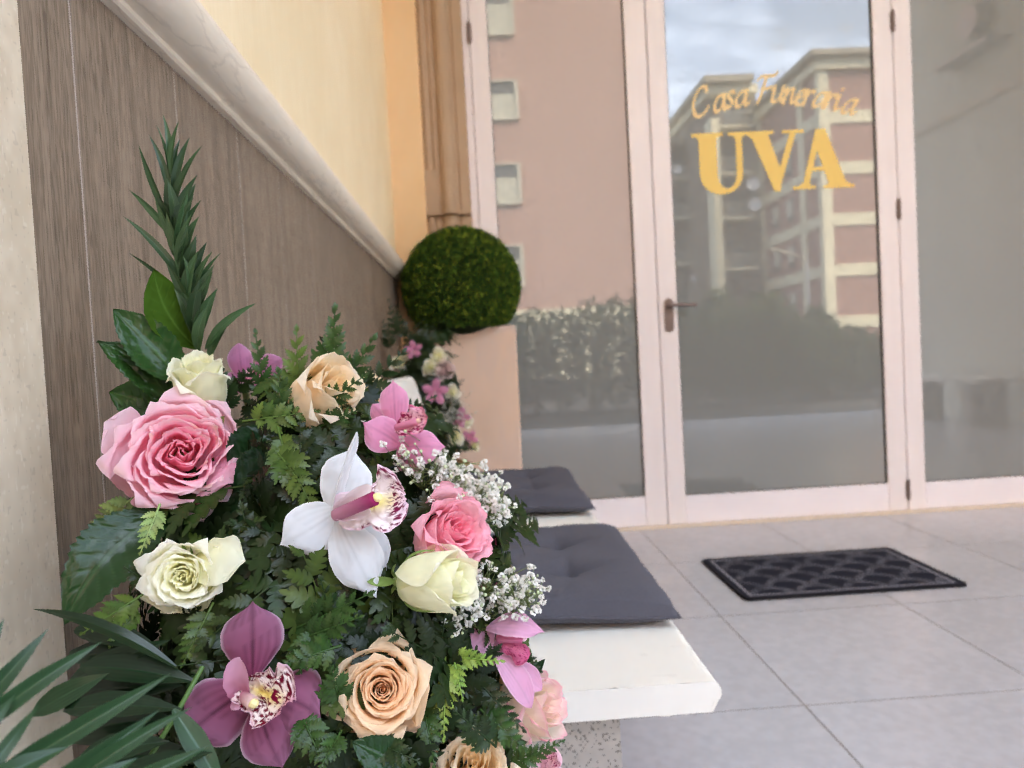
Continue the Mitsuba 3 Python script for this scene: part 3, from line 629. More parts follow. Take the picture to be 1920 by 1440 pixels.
# hedge and shrubs along the street
def shrubs(name, label, pts, n, size, seed, kind_cat, cols):
    k = thing(name, label, kind_cat)
    r = np.random.default_rng(seed)
    Ps = []
    for (x, yv, zt, rx, ry) in pts:
        q = r.normal(size=(n, 3)); q /= np.linalg.norm(q, axis=1, keepdims=True)
        q *= r.random((n, 1)) ** 0.25
        P = np.stack([x + q[:, 0] * rx, MIR - yv + q[:, 1] * ry, zt * 0.52 + q[:, 2] * zt * 0.50], 1)
        sp = r.random(n) < 0.05
        P[sp, 2] += r.random(sp.sum()) * 0.22
        Ps.append(P)
    P = np.vstack(Ps); P = P[P[:, 2] > -0.02]
    V, F = leaf_cloud(P, np.tile([[0, 0, 1.0]], (len(P), 1)), size, r, 0.45, 0.75)
    g = r.random((len(P), 1))
    c = np.where(g < 0.3, cols[0], np.where(g < 0.7, cols[1], cols[2]))
    part(k, 'foliage', trimesh.Trimesh(V, F, process=False), 'm_box', color=np.repeat(c, 4, 0), kind='stuff')
    for (x, yv, zt, rx, ry) in pts[::2]:
        part(k, 'trunk', tube([(x, MIR - yv, -0.03), (x + 0.03, MIR - yv, zt * 0.7)], 0.03), 'm_bark')
HC = (lin(74, 92, 50), lin(52, 72, 40), lin(36, 54, 32))
hx = lambda u, v, yv: (vat(u, v, yv)[0], yv, vat(u, v, yv)[2])
pts = []
r = np.random.default_rng(3)
for u, v in ((900, 592), (950, 590), (1000, 583), (1050, 585), (1100, 572), (1150, 563), (1200, 560), (1250, 572), (1300, 588), (1350, 600), (1400, 580), (1440, 575), (1490, 602), (1540, 622), (1590, 615), (1640, 622), (1700, 620), (1760, 620)):
    a = hx(u, v, 11.0); pts.append((a[0], 11.0 + r.uniform(-0.3, 0.3), a[2] + 0.02, 0.36, 0.5))
shrubs('hedge', 'dark evergreen hedge along the street, mirrored low in the glass front', pts, 1600, 0.10, 21, 'hedge', HC)
for (u, v, yv, rx, lab) in ((1440, 548, 12.5, 0.55, 'loose dark shrub rising above the hedge in the middle of the door glass'), (1532, 580, 12.5, 0.30, 'spiky shrub above the hedge left of the cream column'), (1345, 545, 13.0, 0.42, 'dark shrub above the hedge near the door handle')):
    a = hx(u, v, yv)
    shrubs('shrub', lab, [(a[0], yv, a[2], rx, 0.5)], 1400, 0.13, int(u), 'shrub', HC)
# ================================================================== FLOWERS AND LEAVES
def lerp(a, b, t): return np.asarray(a) * (1 - t) + np.asarray(b) * t
def vn(P, f, seed): return meshkit.fbm(np.asarray(P) * f, 3, seed) - 0.5
SH = {'sepal': ([0, .08, .22, .40, .58, .75, .88, .95, 1], [.22, .42, .74, .96, 1, .86, .56, .30, .02]),
      'petal': ([0, .15, .35, .6, .8, .92, .97, 1], [.25, .45, .78, 1, .97, .78, .55, .18]),
      'leaf': ([0, .06, .2, .4, .6, .8, .93, 1], [.05, .28, .74, 1, .93, .62, .25, .0]),
      'palm': ([0, .05, .15, .35, .6, .8, 1], [.16, .36, .70, 1, .88, .5, .0]),
      'lip': ([0, .15, .35, .5, .62, .75, .9, 1], [.30, .55, .70, .60, .85, 1, .80, .35]),
      'tongue': ([0, .15, .4, .7, .9, 1], [.5, .8, 1, .95, .7, .2])}
def shape(name, t):
    x, y = SH[name]
    tt = np.linspace(0, 1, 101); yy = np.interp(tt, x, y)
    k = np.ones(7) / 7; ys = np.convolve(np.pad(yy, 3, mode='edge'), k, 'valid')
    w = np.clip(np.minimum(tt, 1 - tt) / 0.08, 0, 1)
    return np.interp(t, tt, ys * w + yy * (1 - w))
def blade(P0, P1, n, W, shp='leaf', bulge=0.0, cup=0.0, nt=16, ns=9, ruf=0.0, seed=0, twist=0.0, curl=0.0, side_bow=0.0, serr=0.0, nserr=14, fold=0.0, veins=0.0, nv=8, round_=0.0):
    """A petal or leaf from P0 to P1; W half its width; n the way it faces. Returns (verts, faces, s, t)."""
    P0, P1 = np.asarray(P0, float), np.asarray(P1, float)
    d = P1 - P0; L = np.linalg.norm(d); dh = d / L
    side = nz(np.cross(dh, nz(n))); n = np.cross(side, dh)
    t = np.linspace(0, 1, nt)[:, None]; s = np.linspace(-1, 1, ns)[None]
    w = shape(shp, t) * W
    if serr: w = w * (1 - serr * (1 - ((t * nserr) % 1.0)) * np.ones_like(s) * np.clip(4 * t * (1 - t) * 2, 0, 1))
    tt = t - round_ * (s ** 2) * (t ** 3) if round_ else t + 0 * s
    a = twist * t
    sx, sn = s * w * np.cos(a), s * w * np.sin(a)
    off = bulge * L * 4 * t * (1 - t) + cup * W * (s ** 2) * (w / W) - curl * L * t ** 3 + 0 * s
    off = off + fold * np.abs(s) * w
    if veins: off = off - veins * (np.abs(((t * nv - np.abs(s) * 1.4) % 1) - 0.5) * 2) ** 6 * (np.abs(s) > 0.04) + veins * 1.5 * np.exp(-(s / 0.07) ** 2)
    P = P0 + dh * (tt * L)[..., None] + side * (sx + side_bow * L * 4 * t * (1 - t))[..., None] + n * (off + sn)[..., None]
    if ruf:
        q = meshkit.fbm(np.stack([t * 5 + 0 * s, s * 2.2 + 0 * t, 0 * t + 0 * s + seed], -1), 3, seed) - 0.5
        P = P + n * (ruf * W * 2.2 * q * (0.25 + 0.75 * np.abs(s)))[..., None] + side * (ruf * W * 0.7 * q * s)[..., None]
    S = np.broadcast_to(s, (nt, ns)).ravel(); TT = np.broadcast_to(t, (nt, ns)).ravel()
    return P.reshape(-1, 3), grid_faces(nt, ns), S, TT
def mesh_of(b): return trimesh.Trimesh(b[0], b[1], process=False)

# ---- roses: petals set in a spiral, each a sheet whose rim radius and height grow outwards
def frame(axis, roll=0.0):
    z = nz(axis); x = nz(np.cross([0.13, 0.2, 1.0] if abs(z[2]) < 0.95 else [1, 0, 0], z)); y = np.cross(z, x)
    c, s_ = math.cos(roll), math.sin(roll)
    return np.array([x * c + y * s_, -x * s_ + y * c, z])
def rose_petals(R, H, N, seed, open_=1.0, drop=0.3, curl=0.25, ruf=0.05, wrap=(2.0, 0.85), power=1.0, quarter=0.0, lean=0.0, nt=13, ns=15, ell=1.0, r0=0.02):
    r = np.random.default_rng(seed)
    out = []
    t = np.linspace(0, 1, nt)[:, None]; s = np.linspace(-1, 1, ns)[None]
    for i in range(N):
        q = i / (N - 1)
        th = i * 2.399 + r.uniform(-0.25, 0.25)
        rho = R * (r0 + (1 - r0) * q ** power) * r.uniform(0.94, 1.06)
        h = H * (0.90 + 0.16 * math.sin(q * 2.2) - drop * q ** 3) * r.uniform(0.95, 1.04)
        phm = (wrap[0] * (1 - q) + wrap[1] * q) * r.uniform(0.88, 1.1)
        p0, p1, p2, p3 = (0.10 * R, 0), (0.12 * R + rho * (0.75 + 0.35 * open_), 0.10 * H), (rho * (0.70 + 0.36 * q) - 0.02 * R, 0.66 * h), (rho, h)
        B = lambda k: (1 - t) ** 3 * p0[k] + 3 * (1 - t) ** 2 * t * p1[k] + 3 * (1 - t) * t * t * p2[k] + t ** 3 * p3[k]
        rr, zz = B(0) + 0 * s, B(1) + 0 * s
        e = np.clip((t - 0.72) / 0.28, 0, 1)
        cu = curl * R * (q ** 1.6) * r.uniform(0.6, 1.35)
        sidecurl = 0.55 + 0.6 * np.abs(s) ** 2
        rr = rr + cu * e ** 1.7 * sidecurl
        zz = zz - cu * 0.75 * e ** 2.6 * sidecurl
        wsh = 0.30 + 0.70 * np.sin(np.clip(t * 1.25, 0, 1) * np.pi / 2)
        wsh = wsh * np.sqrt(np.clip(1 - np.clip((t - 0.62) / 0.40, 0, 1) ** 2 * 0.80, 0.02, 1))
        zz = zz - h * (0.04 + 0.10 * q) * np.abs(s) ** 3 * t + h * 0.035 * np.exp(-(s / 0.18) ** 2) * e * q
        rr = rr * (1 + 0.13 * s * (1 if r.random() < 0.8 else -1))
        ang = th + phm * s * wsh
        nse = meshkit.fbm(np.stack([s * 2.0 + 0 * t + i * 3.1, t * 2.2 + 0 * s, 0 * t + 0 * s + seed], -1), 3, seed) - 0.5
        nse2 = meshkit.fbm(np.stack([s * 6.0 + 0 * t + i * 3.1, t * 1.0 + 0 * s, 0 * t + 0 * s + seed + 5], -1), 2, seed + 2) - 0.5
        rr = rr + R * ruf * 2.4 * nse * t + R * ruf * 1.3 * nse2 * e
        zz = zz + R * ruf * 1.8 * nse2 * e
        if quarter: ang = ang + quarter * np.sin(ang * 4 + 1.3) * (1 - q); rr = rr * (1 + quarter * 0.8 * (1 - q) * np.cos(ang * 4))
        P = np.stack([rr * np.cos(ang), rr * np.sin(ang) * ell, zz], -1)
        out.append((P.reshape(-1, 3), np.broadcast_to(s, (nt, ns)).ravel(), np.broadcast_to(t, (nt, ns)).ravel(), q, nse.ravel()))
    return out, grid_faces(nt, ns)
def rose(label, pos, axis, R, H, N, cols, seed, group, roll=0.0, sepals=False, stem=0.0, **kw):
    """cols(q, s, t, noise) -> (n,3) pigment. pos: the base of the flower."""
    k = thing('rose', label, 'rose', group)
    A = frame(axis, roll)
    pet, F = rose_petals(R, H, N, seed, **kw)
    for P, s, t, q, ns_ in pet:
        part(k, 'petal', trimesh.Trimesh(P @ A + pos, F, process=False), 'm_petal', smooth=True, color=np.clip(cols(q, s, t, ns_), 0, 1))
    pos = np.asarray(pos)
    g = lin(120, 140, 80)
    rc = trimesh.creation.icosphere(2, 0.16 * R); rc.apply_scale((1, 1, 1.2))
    rc.vertices = rc.vertices @ A + pos - A[2] * 0.05 * R
    part(k, 'receptacle', rc, 'm_stem', smooth=True, color=np.tile(g, (len(rc.vertices), 1)))
    if sepals:
        for j in range(5):
            a = j * 1.2566 + 0.4 + seed
            d = np.cos(a) * A[0] + np.sin(a) * A[1]
            b = blade(pos + d * 0.13 * R, pos + d * R * 0.95 + A[2] * (0.62 * H if j % 2 else -0.25 * H), A[2] - d * 0.4 if j % 2 == 0 else -d, 0.16 * R, 'leaf', bulge=-0.22, cup=0.5, nt=12, ns=5, seed=j, ruf=0.15)
            part(k, 'sepal', mesh_of(b), 'm_leaf', smooth=True, color=lerp(lin(112, 140, 74), lin(160, 176, 110), b[3][:, None] * 0.4))
    if stem:
        m = tube([pos, pos - A[2] * stem * 0.5, pos - A[2] * stem + np.array([0, 0.01, -0.02])], 0.0035)
        part(k, 'stem', m, 'm_stem', smooth=True, color=np.tile(lin(80, 108, 56), (len(m.vertices), 1)))
    return k
def cols_rose(c_in, c_mid, c_edge, c_back=None, warm=None, edge_p=5.0, var=0.10, base=None):
    c_in, c_mid, c_edge = map(np.asarray, (c_in, c_mid, c_edge))
    def f(q, s, t, n):
        c = lerp(c_in, c_mid, np.clip(q * 1.15, 0, 1))[None] * np.ones((len(s), 1))
        e = np.clip(t ** edge_p + 0.5 * np.abs(s) ** 8, 0, 1)[:, None]
        c = lerp(c, c_edge, e * (0.35 + 0.65 * q))
        if base is not None: c = lerp(c, np.asarray(base), (np.clip(1 - t / 0.45, 0, 1) ** 1.4)[:, None] * 0.85)
        vein = 1 + 0.05 * np.sin(s * 40 + 3 * np.sin(t * 9))[:, None]
        return c * (1 + var * 2 * n[:, None]) * vein
    return f
GROUP = 'roses in the large flower arrangement in front'

# ---- the arrangement's dome: where a line of sight meets it
DC, DR = np.array([-0.135, 0.655, 0.600]), np.array([0.185, 0.205, 0.275])
def dome(u, v, lift=0.0, C=DC, R=DR):
    d = nz(ray(u, v)); o = (CAM - C) / R; e = d / R
    a, b, c = e @ e, e @ o, o @ o - 1
    disc = max(b * b - a * c, 0.0)
    return CAM + d * ((-b - math.sqrt(disc)) / a - lift)
def dome_n(p, C=DC, R=DR): return nz((np.asarray(p) - C) / R ** 2)
def tocam(p): return nz(CAM - np.asarray(p))
RIGHT, UP = RC[:, 0], -RC[:, 1]

def rose_at(label, u, v, R, H, N, cols, seed, tilt=(0, 0), lift=0.02, y=None, group=GROUP, frac=0.75, **kw):
    """(u, v): where the middle of the bloom's rim is seen; tilt: how far its axis leans right and up from the line to the camera."""
    p = dome(u, v, lift) if y is None else at(u, v, y)
    ax = nz(tocam(p) + RIGHT * tilt[0] + UP * tilt[1])
    return rose(label, p - ax * H * frac, ax, R, H, N, cols, seed, group, **kw)

PK = cols_rose(lin(251, 170, 190), lin(251, 192, 208), lin(251, 228, 233), edge_p=6, var=0.08)
def pk(q, s, t, n):
    c = PK(q, s, t, n)
    if q > 0.72: c = lerp(c, lin(240, 190, 206), np.full((len(s), 1), 0.45 * (q - 0.72) / 0.28))
    m = np.clip((n - 0.17) * 6, 0, 1)[:, None] * (t > 0.7)[:, None]
    return lerp(c, lin(214, 182, 130), m * 0.5)
rose_at('large open pink garden rose packed with many petals, against the wood-look wall', 342, 846, 0.0405, 0.028, 44, pk, 5, tilt=(0.02, 0.22), lift=0.038, ruf=0.045, wrap=(1.25, 0.62), curl=0.24, drop=0.55, power=0.80, quarter=0.20, roll=0.5, sepals=True, stem=0.1, ell=0.92)
k0 = 'rose'
p0 = dome(342, 846, 0.038)
def extra(key, P0, P1, n, W, c0, c1, bsdf='m_petal', shp='petal', name='petal', **kw):
    b = blade(P0, P1, n, W, shp, **kw)
    col = lerp(c0, c1, (b[3] ** 1.2)[:, None]) * (1 + 0.05 * np.sin(b[2] * 22))[:, None]
    return part(key, name, mesh_of(b), bsdf, smooth=True, color=np.clip(col, 0, 1))
yb = p0[1] + 0.016
extra(k0, at(320, 885, yb - 0.004), at(322, 968, yb - 0.006), UP * 0.5 + tocam(p0), 0.026, lin(238, 170, 190), lin(240, 196, 206), bulge=0.05, cup=0.3, ruf=0.35, seed=3, round_=0.2)
extra(k0, at(280, 830, yb), at(195, 792, yb - 0.01), tocam(p0) + UP * 0.4, 0.020, lin(238, 168, 188), lin(240, 212, 220), bulge=0.06, cup=-0.25, ruf=0.2, seed=4, round_=0.15)
extra(k0, at(265, 885, yb), at(228, 920, yb + 0.002), tocam(p0) - UP * 0.2, 0.022, lin(226, 150, 172), lin(232, 178, 192), bulge=0.04, ruf=0.2, seed=5)
extra(k0, at(395, 865, yb), at(440, 905, yb - 0.012), tocam(p0) + RIGHT * 0.4, 0.024, lin(236, 160, 184), lin(242, 192, 206), bulge=0.10, cup=-0.3, ruf=0.2, seed=6, round_=0.2)

WG = cols_rose(lin(244, 242, 196), lin(243, 243, 212), lin(248, 248, 230), edge_p=4, base=lin(204, 218, 150), var=0.06)
WH = cols_rose(lin(251, 248, 204), lin(252, 250, 228), lin(253, 252, 242), edge_p=4, base=lin(240, 238, 170), var=0.04)
PE = cols_rose(lin(247, 208, 164), lin(249, 220, 180), lin(251, 230, 200), edge_p=5, base=lin(244, 216, 140), var=0.05)
PE2 = cols_rose(lin(249, 226, 178), lin(250, 230, 196), lin(251, 238, 216), edge_p=4, base=lin(238, 218, 150), var=0.05)
# pale green rose bud, upright
rose_at('pale green-white rosebud standing upright above the pink rose', 371, 690, 0.0185, 0.047, 18, WG, 11, tilt=(-0.25, 2.2), y=0.565, ruf=0.085, wrap=(2.0, 1.0), curl=0.40, drop=0.12, open_=0.75, power=0.8, sepals=True, stem=0.0, frac=0.85, roll=1.0)
# open white rose
kw = rose_at('open creamy white rose with a flaring upper petal, below the pink rose', 342, 1080, 0.0205, 0.029, 30, WH, 23, tilt=(-0.22, -0.12), lift=0.026, ruf=0.07, wrap=(1.9, 0.80), curl=0.34, drop=0.42, power=0.95, quarter=0.10, roll=2.2, sepals=True, stem=0.08)
pw = dome(330, 1080, 0.026); yb = pw[1] + 0.012
extra(kw, at(350, 1062, yb + 0.004), at(460, 1052, yb - 0.006), tocam(pw) + UP * 0.7, 0.019, lin(244, 240, 190), lin(250, 249, 226), bulge=0.20, cup=-0.25, ruf=0.25, seed=8, round_=0.15)
extra(kw, at(360, 1085, yb), at(415, 1090, yb + 0.004), tocam(pw) + RIGHT * 0.6, 0.022, lin(240, 236, 176), lin(246, 244, 206), bulge=0.22, cup=-0.5, ruf=0.1, seed=9, round_=0.2)
extra(kw, at(330, 1100, yb), at(312, 1150, yb - 0.004), tocam(pw) - UP * 0.5, 0.018, lin(240, 236, 186), lin(250, 249, 228), bulge=0.08, cup=-0.2, ruf=0.35, seed=10, round_=0.2)
extra(kw, at(345, 1100, yb), at(362, 1148, yb), tocam(pw) - UP * 0.5, 0.018, lin(240, 236, 186), lin(248, 247, 220), bulge=0.08, cup=-0.2, ruf=0.3, seed=12, round_=0.2)
# peach rose, fully seen
kp = rose_at('open peach rose beside the big purple orchid, low in the arrangement', 716, 1293, 0.0255, 0.027, 36, PE, 31, tilt=(-0.02, -0.05), lift=0.016, ruf=0.030, wrap=(2.6, 0.88), curl=0.30, drop=0.45, power=1.15, roll=0.8, sepals=True, stem=0.08)
pp = dome(716, 1293, 0.016); yb = pp[1] + 0.014
extra(kp, at(690, 1270, yb), at(668, 1208, yb + 0.004), tocam(pp) + UP * 0.5, 0.021, lin(240, 206, 150), lin(246, 214, 172), bulge=0.12, cup=-0.3, ruf=0.2, seed=13, round_=0.2)
extra(kp, at(660, 1300, yb), at(644, 1240, yb + 0.002), tocam(pp) - RIGHT * 0.9, 0.013, lin(236, 190, 140), lin(244, 210, 170), bulge=0.15, cup=-0.4, seed=14, round_=0.2)
extra(kp, at(700, 1330, yb), at(688, 1388, yb - 0.003), tocam(pp) - UP * 0.5, 0.020, lin(238, 192, 142), lin(246, 216, 180), bulge=0.10, cup=-0.25, ruf=0.25, seed=15, round_=0.15)
extra(kp, at(745, 1330, yb + 0.003), at(742, 1380, yb + 0.004), tocam(pp) - UP * 0.5, 0.016, lin(238, 196, 150), lin(244, 212, 182), bulge=0.05, ruf=0.2, seed=16)
extra(kp, at(755, 1290, yb), at(806, 1290, yb + 0.002), tocam(pp) + RIGHT * 0.5, 0.022, lin(240, 194, 140), lin(246, 214, 176), bulge=0.12, cup=-0.3, ruf=0.15, seed=17, round_=0.1)
# peach rose above, tilted to the right
rose_at('pale peach rose half hidden by a fern tip, uppermost of the peach roses', 630, 722, 0.0265, 0.052, 18, PE2, 43, tilt=(1.4, 0.95), y=0.560, ruf=0.05, wrap=(1.9, 0.95), curl=0.30, drop=0.20, open_=0.85, power=0.9, roll=0.2, sepals=True, stem=0.06, frac=0.80)
rose_at('peach rose mostly hidden behind the uppermost peach rose and ferns', 694, 735, 0.019, 0.040, 16, PE2, 44, tilt=(0.9, 1.1), y=0.66, ruf=0.07, wrap=(1.9, 0.95), curl=0.35, drop=0.2, open_=0.8, power=0.9, stem=0.06)
# pink rose facing right, and the white bud lying before it
PKR = cols_rose(lin(252, 178, 196), lin(250, 208, 218), lin(249, 180, 196), edge_p=6, base=lin(246, 216, 216), var=0.10)
rose_at('pink rose turned to the right, under the upper spray of tiny white blossoms', 852, 997, 0.0255, 0.044, 24, PKR, 52, tilt=(0.80, 0.40), y=0.498, ruf=0.075, wrap=(1.9, 0.9), curl=0.34, drop=0.2, open_=0.9, power=0.85, roll=1.1, stem=0.06, frac=0.7)
rose_at('greenish white rosebud lying on its side, pointing right, in front of the pink rose', 842, 1088, 0.0200, 0.048, 16, WG, 61, tilt=(2.4, 0.05), y=0.460, ruf=0.04, wrap=(2.1, 1.15), curl=0.12, drop=0.12, open_=0.95, power=0.75, roll=2.0, sepals=True, stem=0.0, frac=0.75)
# lower right: rose seen from the side, cream outside and pink rim
PKE = cols_rose(lin(251, 240, 224), lin(250, 246, 230), lin(246, 176, 194), edge_p=9, base=lin(232, 228, 190), var=0.06)
rose_at('cream rose with pink rims seen from its side, at the lower right edge', 1010, 1330, 0.025, 0.050, 18, PKE, 71, tilt=(1.5, 0.35), y=0.545, ruf=0.06, wrap=(1.9, 1.0), curl=0.3, drop=0.2, open_=0.9, power=0.85, roll=0.6, stem=0.06, frac=0.70)
rose_at('pale peach rose cut by the bottom edge of the picture', 890, 1432, 0.025, 0.038, 20, PE2, 83, tilt=(0.1, 0.75), lift=0.012, ruf=0.06, wrap=(1.8, 0.95), curl=0.3, drop=0.3, open_=0.9, roll=0.4, stem=0.06)
rose_at('cream rose deep in the leaves behind the lower pink orchid', 950, 1310, 0.022, 0.040, 16, PE2, 84, tilt=(0.5, 0.2), y=0.585, ruf=0.06, open_=0.8, stem=0.05)

# ---- cymbidium orchids
def orchid(label, tepals, lip, column, n, cols, seed, group='orchids in the large flower arrangement', stem_to=None, lobes=()):
    k = thing('orchid', label, 'orchid', group)
    c0, c1, ce = map(np.asarray, cols['tepal'])
    for i, (P0, P1, W, bul, cup, kw) in enumerate(tepals):
        nn = kw.pop('n', n)
        b = blade(P0, P1, nn, W, kw.pop('shp', 'sepal'), bulge=bul, cup=cup, nt=22, ns=17, ruf=kw.pop('ruf', 0.12), seed=seed + i, **kw)
        s, t = b[2], b[3]
        vein = (np.sin(s * 26 + np.sin(t * 5)) > 0.55) * 0.10 + 0.16 * np.exp(-(s / 0.06) ** 2)
        col = lerp(c0, c1, (t ** 0.9)[:, None] * 0.8 + 0.2 * np.abs(s)[:, None])
        col = col * (1 - cols.get('vein', 1.0) * vein[:, None])
        col = lerp(col, ce, (np.clip((np.abs(s) - 0.86) / 0.14, 0, 1) ** 1.5)[:, None] * 0.8)
        col = col * (1 + 0.12 * vn(np.stack([s * 3, t * 4, 0 * s + i + seed], 1), 1.0, seed)[:, None])
        part(k, 'petal', mesh_of(b), 'm_petal_veined', smooth=True, color=np.clip(col, 0, 1))
    for i, (P0, P1, W, bul, cup, nn) in enumerate(lobes):
        b = blade(P0, P1, nn, W, 'tongue', bulge=bul, cup=cup, nt=16, ns=11, ruf=0.3, seed=seed + 40 + i)
        part(k, 'lip_lobe', mesh_of(b), 'm_petal_veined', smooth=True, color=np.clip(lerp(cols['lobe'][0], cols['lobe'][1], b[3][:, None]), 0, 1))
    if lip:
        P0, P1, W, bul, cup, nn, kw = lip
        b = blade(P0, P1, nn, W, 'lip', bulge=bul, cup=cup, nt=64, ns=64, ruf=kw.get('ruf', 0.35), seed=seed + 20, curl=kw.get('curl', 0.0))
        s, t = b[2], b[3]
        base, spot, mid = cols['lip']
        q = np.stack([s * 7.5, t * 9.5, 0 * s + seed], 1) * kw.get('freq', 1.6)
        nn_ = meshkit.fbm(q * 1.15, 2, seed)
        zone = np.clip((np.abs(s) + 0.9 * t - kw.get('zone', 0.75)) / 0.35, 0, 1) if 'zone' in kw else np.clip((np.maximum(np.abs(s) * .95, t) - kw.get('lo', 0.30)) / 0.12, 0, 1) * np.clip((0.985 - np.maximum(np.abs(s), t)) / .02, 0, 1) * (t > .35 if 'notip' in kw else 1)
        sp = np.clip((nn_ - kw.get('thr', 0.53)) / 0.05, 0, 1) * zone
        col = lerp(np.asarray(base)[None], np.asarray(mid)[None], (np.exp(-(s / 0.30) ** 2) * np.clip(1.3 - 1.1 * np.abs(t - 0.45) * 2, 0, 1))[:, None])
        if 'tint' in kw: col = lerp(col, kw['tint'], (np.clip((np.maximum(np.abs(s), t) - 0.8) / 0.2, 0, 1) * 0.7)[:, None])
        col = lerp(col, np.asarray(spot)[None], sp[:, None])
        col = lerp(col, np.asarray(kw.get('rim', base))[None], (np.clip((np.abs(s) - 0.93) / 0.05, 0, 1))[:, None])
        part(k, 'lip', mesh_of(b), 'm_petal_veined', smooth=True, color=np.clip(col, 0, 1), label='spotted frilled lip of the flower')
    if column:
        P0, P1, r, ca, cb, tipc = column
        tt = np.linspace(0, 1, 14)[:, None]
        mid = (np.asarray(P0) + P1) / 2 + nz(n) * r * 1.2
        path = (1 - tt) ** 2 * P0 + 2 * tt * (1 - tt) * mid + tt ** 2 * np.asarray(P1)
        m = tube(path, r * 0.85, r * 0.95, n=12)
        tv = np.linspace(0, 1, 14).repeat(12); tv = np.concatenate([tv, [0, 1]])
        part(k, 'column', m, 'm_petal_veined', smooth=True, color=np.clip(lerp(ca, cb, tv[:, None]), 0, 1))
        sp = trimesh.creation.icosphere(2, r * 0.72); sp.vertices = sp.vertices * [1, 1, 0.85] + np.asarray(P1) + nz(np.asarray(P1) - P0) * r * 0.3
        part(k, 'anther_cap', sp, 'm_stem', smooth=True, color=np.tile(tipc, (len(sp.vertices), 1)))
    if stem_to is not None:
        m = tube([tepals[0][0] - nz(n) * 0.002, (np.asarray(tepals[0][0]) + stem_to) / 2, stem_to], 0.003)
        part(k, 'stem', m, 'm_stem', smooth=True, color=np.tile(lin(120, 130, 70), (len(m.vertices), 1)))
    return k
# white orchid in the middle
pc = dome(632, 960, 0.022); Y = pc[1]; tc = tocam(pc)
WT = {'tepal': (lin(222, 224, 226), lin(234, 239, 245), lin(244, 246, 248)), 'vein': 0.6, 'lip': (lin(246, 236, 238), lin(120, 36, 70), lin(240, 222, 110)), 'lobe': (lin(236, 214, 222), lin(246, 240, 240))}
g = lambda u, v, dy=0.0: at(u, v, Y + dy)
orchid('white orchid with a magenta throat and a spotted lip, in the middle of the arrangement',
       [(g(622, 958, .004), g(662, 838, .012), .0172, 0.07, -0.30, {'round_': .10, 'side_bow': 0.06}),
        (g(645, 968, .008), g(724, 1085, .016), .0155, 0.10, -0.35, {'round_': .1}),
        (g(636, 955, .004), g(524, 1022, -.004), .0172, 0.16, -0.45, {'round_': .08, 'side_bow': -0.03}),
        (g(632, 972, .002), g(706, 1122, -.004), .0165, 0.12, -0.35, {'round_': .12}),
        (g(622, 962, -.002), g(668, 810, -.016), .0062, -0.03, 0.5, {'n': RIGHT * 0.9 + tc * 0.3, 'shp': 'tongue', 'side_bow': 0.0, 'ruf': .2})],
       (g(630, 966, -.004), g(752, 926, -.018), .0215, -0.04, 0.12, tc * 1.0 + UP * 0.35 - RIGHT * 0.2, {'ruf': .55, 'thr': .50, 'freq': 2.4, 'lo': 0.70, 'notip': 1, 'tint': lin(232, 196, 218), 'rim': lin(240, 214, 228), 'curl': 0.10}),
       (g(630, 966, -.010), g(704, 934, -.024), .0046, lin(206, 156, 176), lin(160, 46, 100), lin(226, 212, 150)),
       tc, WT, 101, stem_to=g(640, 1000, 0.10), lobes=[(g(632, 968, -.006), g(694, 964, -.020), .0075, -0.05, 0.5, tc + UP), (g(632, 958, -.006), g(692, 908, -.016), .0075, 0.05, 0.5, tc - UP * 0.6)])
# big purple orchid, low left
pc = dome(478, 1295, 0.020); Y = pc[1]; tc = tocam(pc)
PU = {'tepal': (lin(142, 66, 98), lin(154, 108, 134), lin(202, 178, 192)), 'vein': 2.3, 'lip': (lin(240, 226, 220), lin(108, 18, 42), lin(224, 198, 104)), 'lobe': (lin(196, 122, 152), lin(214, 166, 188))}
orchid('large purple orchid with a white lip spotted in dark red, low at the front',
       [(g(474, 1268, .004), g(474, 1126, .006), .0185, 0.06, -0.35, {'round_': .10}),
        (g(470, 1290, .006), g(336, 1392, -.004), .0205, 0.12, -0.40, {'round_': .12, 'side_bow': .03}),
        (g(500, 1290, .006), g(602, 1346, .004), .0200, 0.10, -0.25, {'round_': .12, 'side_bow': -.04}),
        (g(484, 1320, .000), g(530, 1440, -.008), .0155, 0.10, -0.35, {'round_': .05, 'side_bow': .04})],
       (g(462, 1284, -.006), g(536, 1318, -.020), .0185, -0.05, 0.35, tc * 1.0 + RIGHT * 0.1, {'ruf': .6, 'thr': .49, 'rim': lin(226, 196, 208), 'tint': lin(190, 90, 128), 'curl': 0.10}),
       (g(456, 1306, -.008), g(474, 1318, -.020), .0042, lin(188, 110, 140), lin(226, 196, 190), lin(222, 208, 150)),
       tc, PU, 115, stem_to=g(470, 1300, 0.10), lobes=[(g(460, 1312, -.006), g(446, 1232, -.010), .0085, 0.06, 0.5, tc - RIGHT * 0.5), (g(452, 1296, -.008), g(448, 1330, -.018), .0060, 0.1, -0.5, tc - RIGHT * .3)])
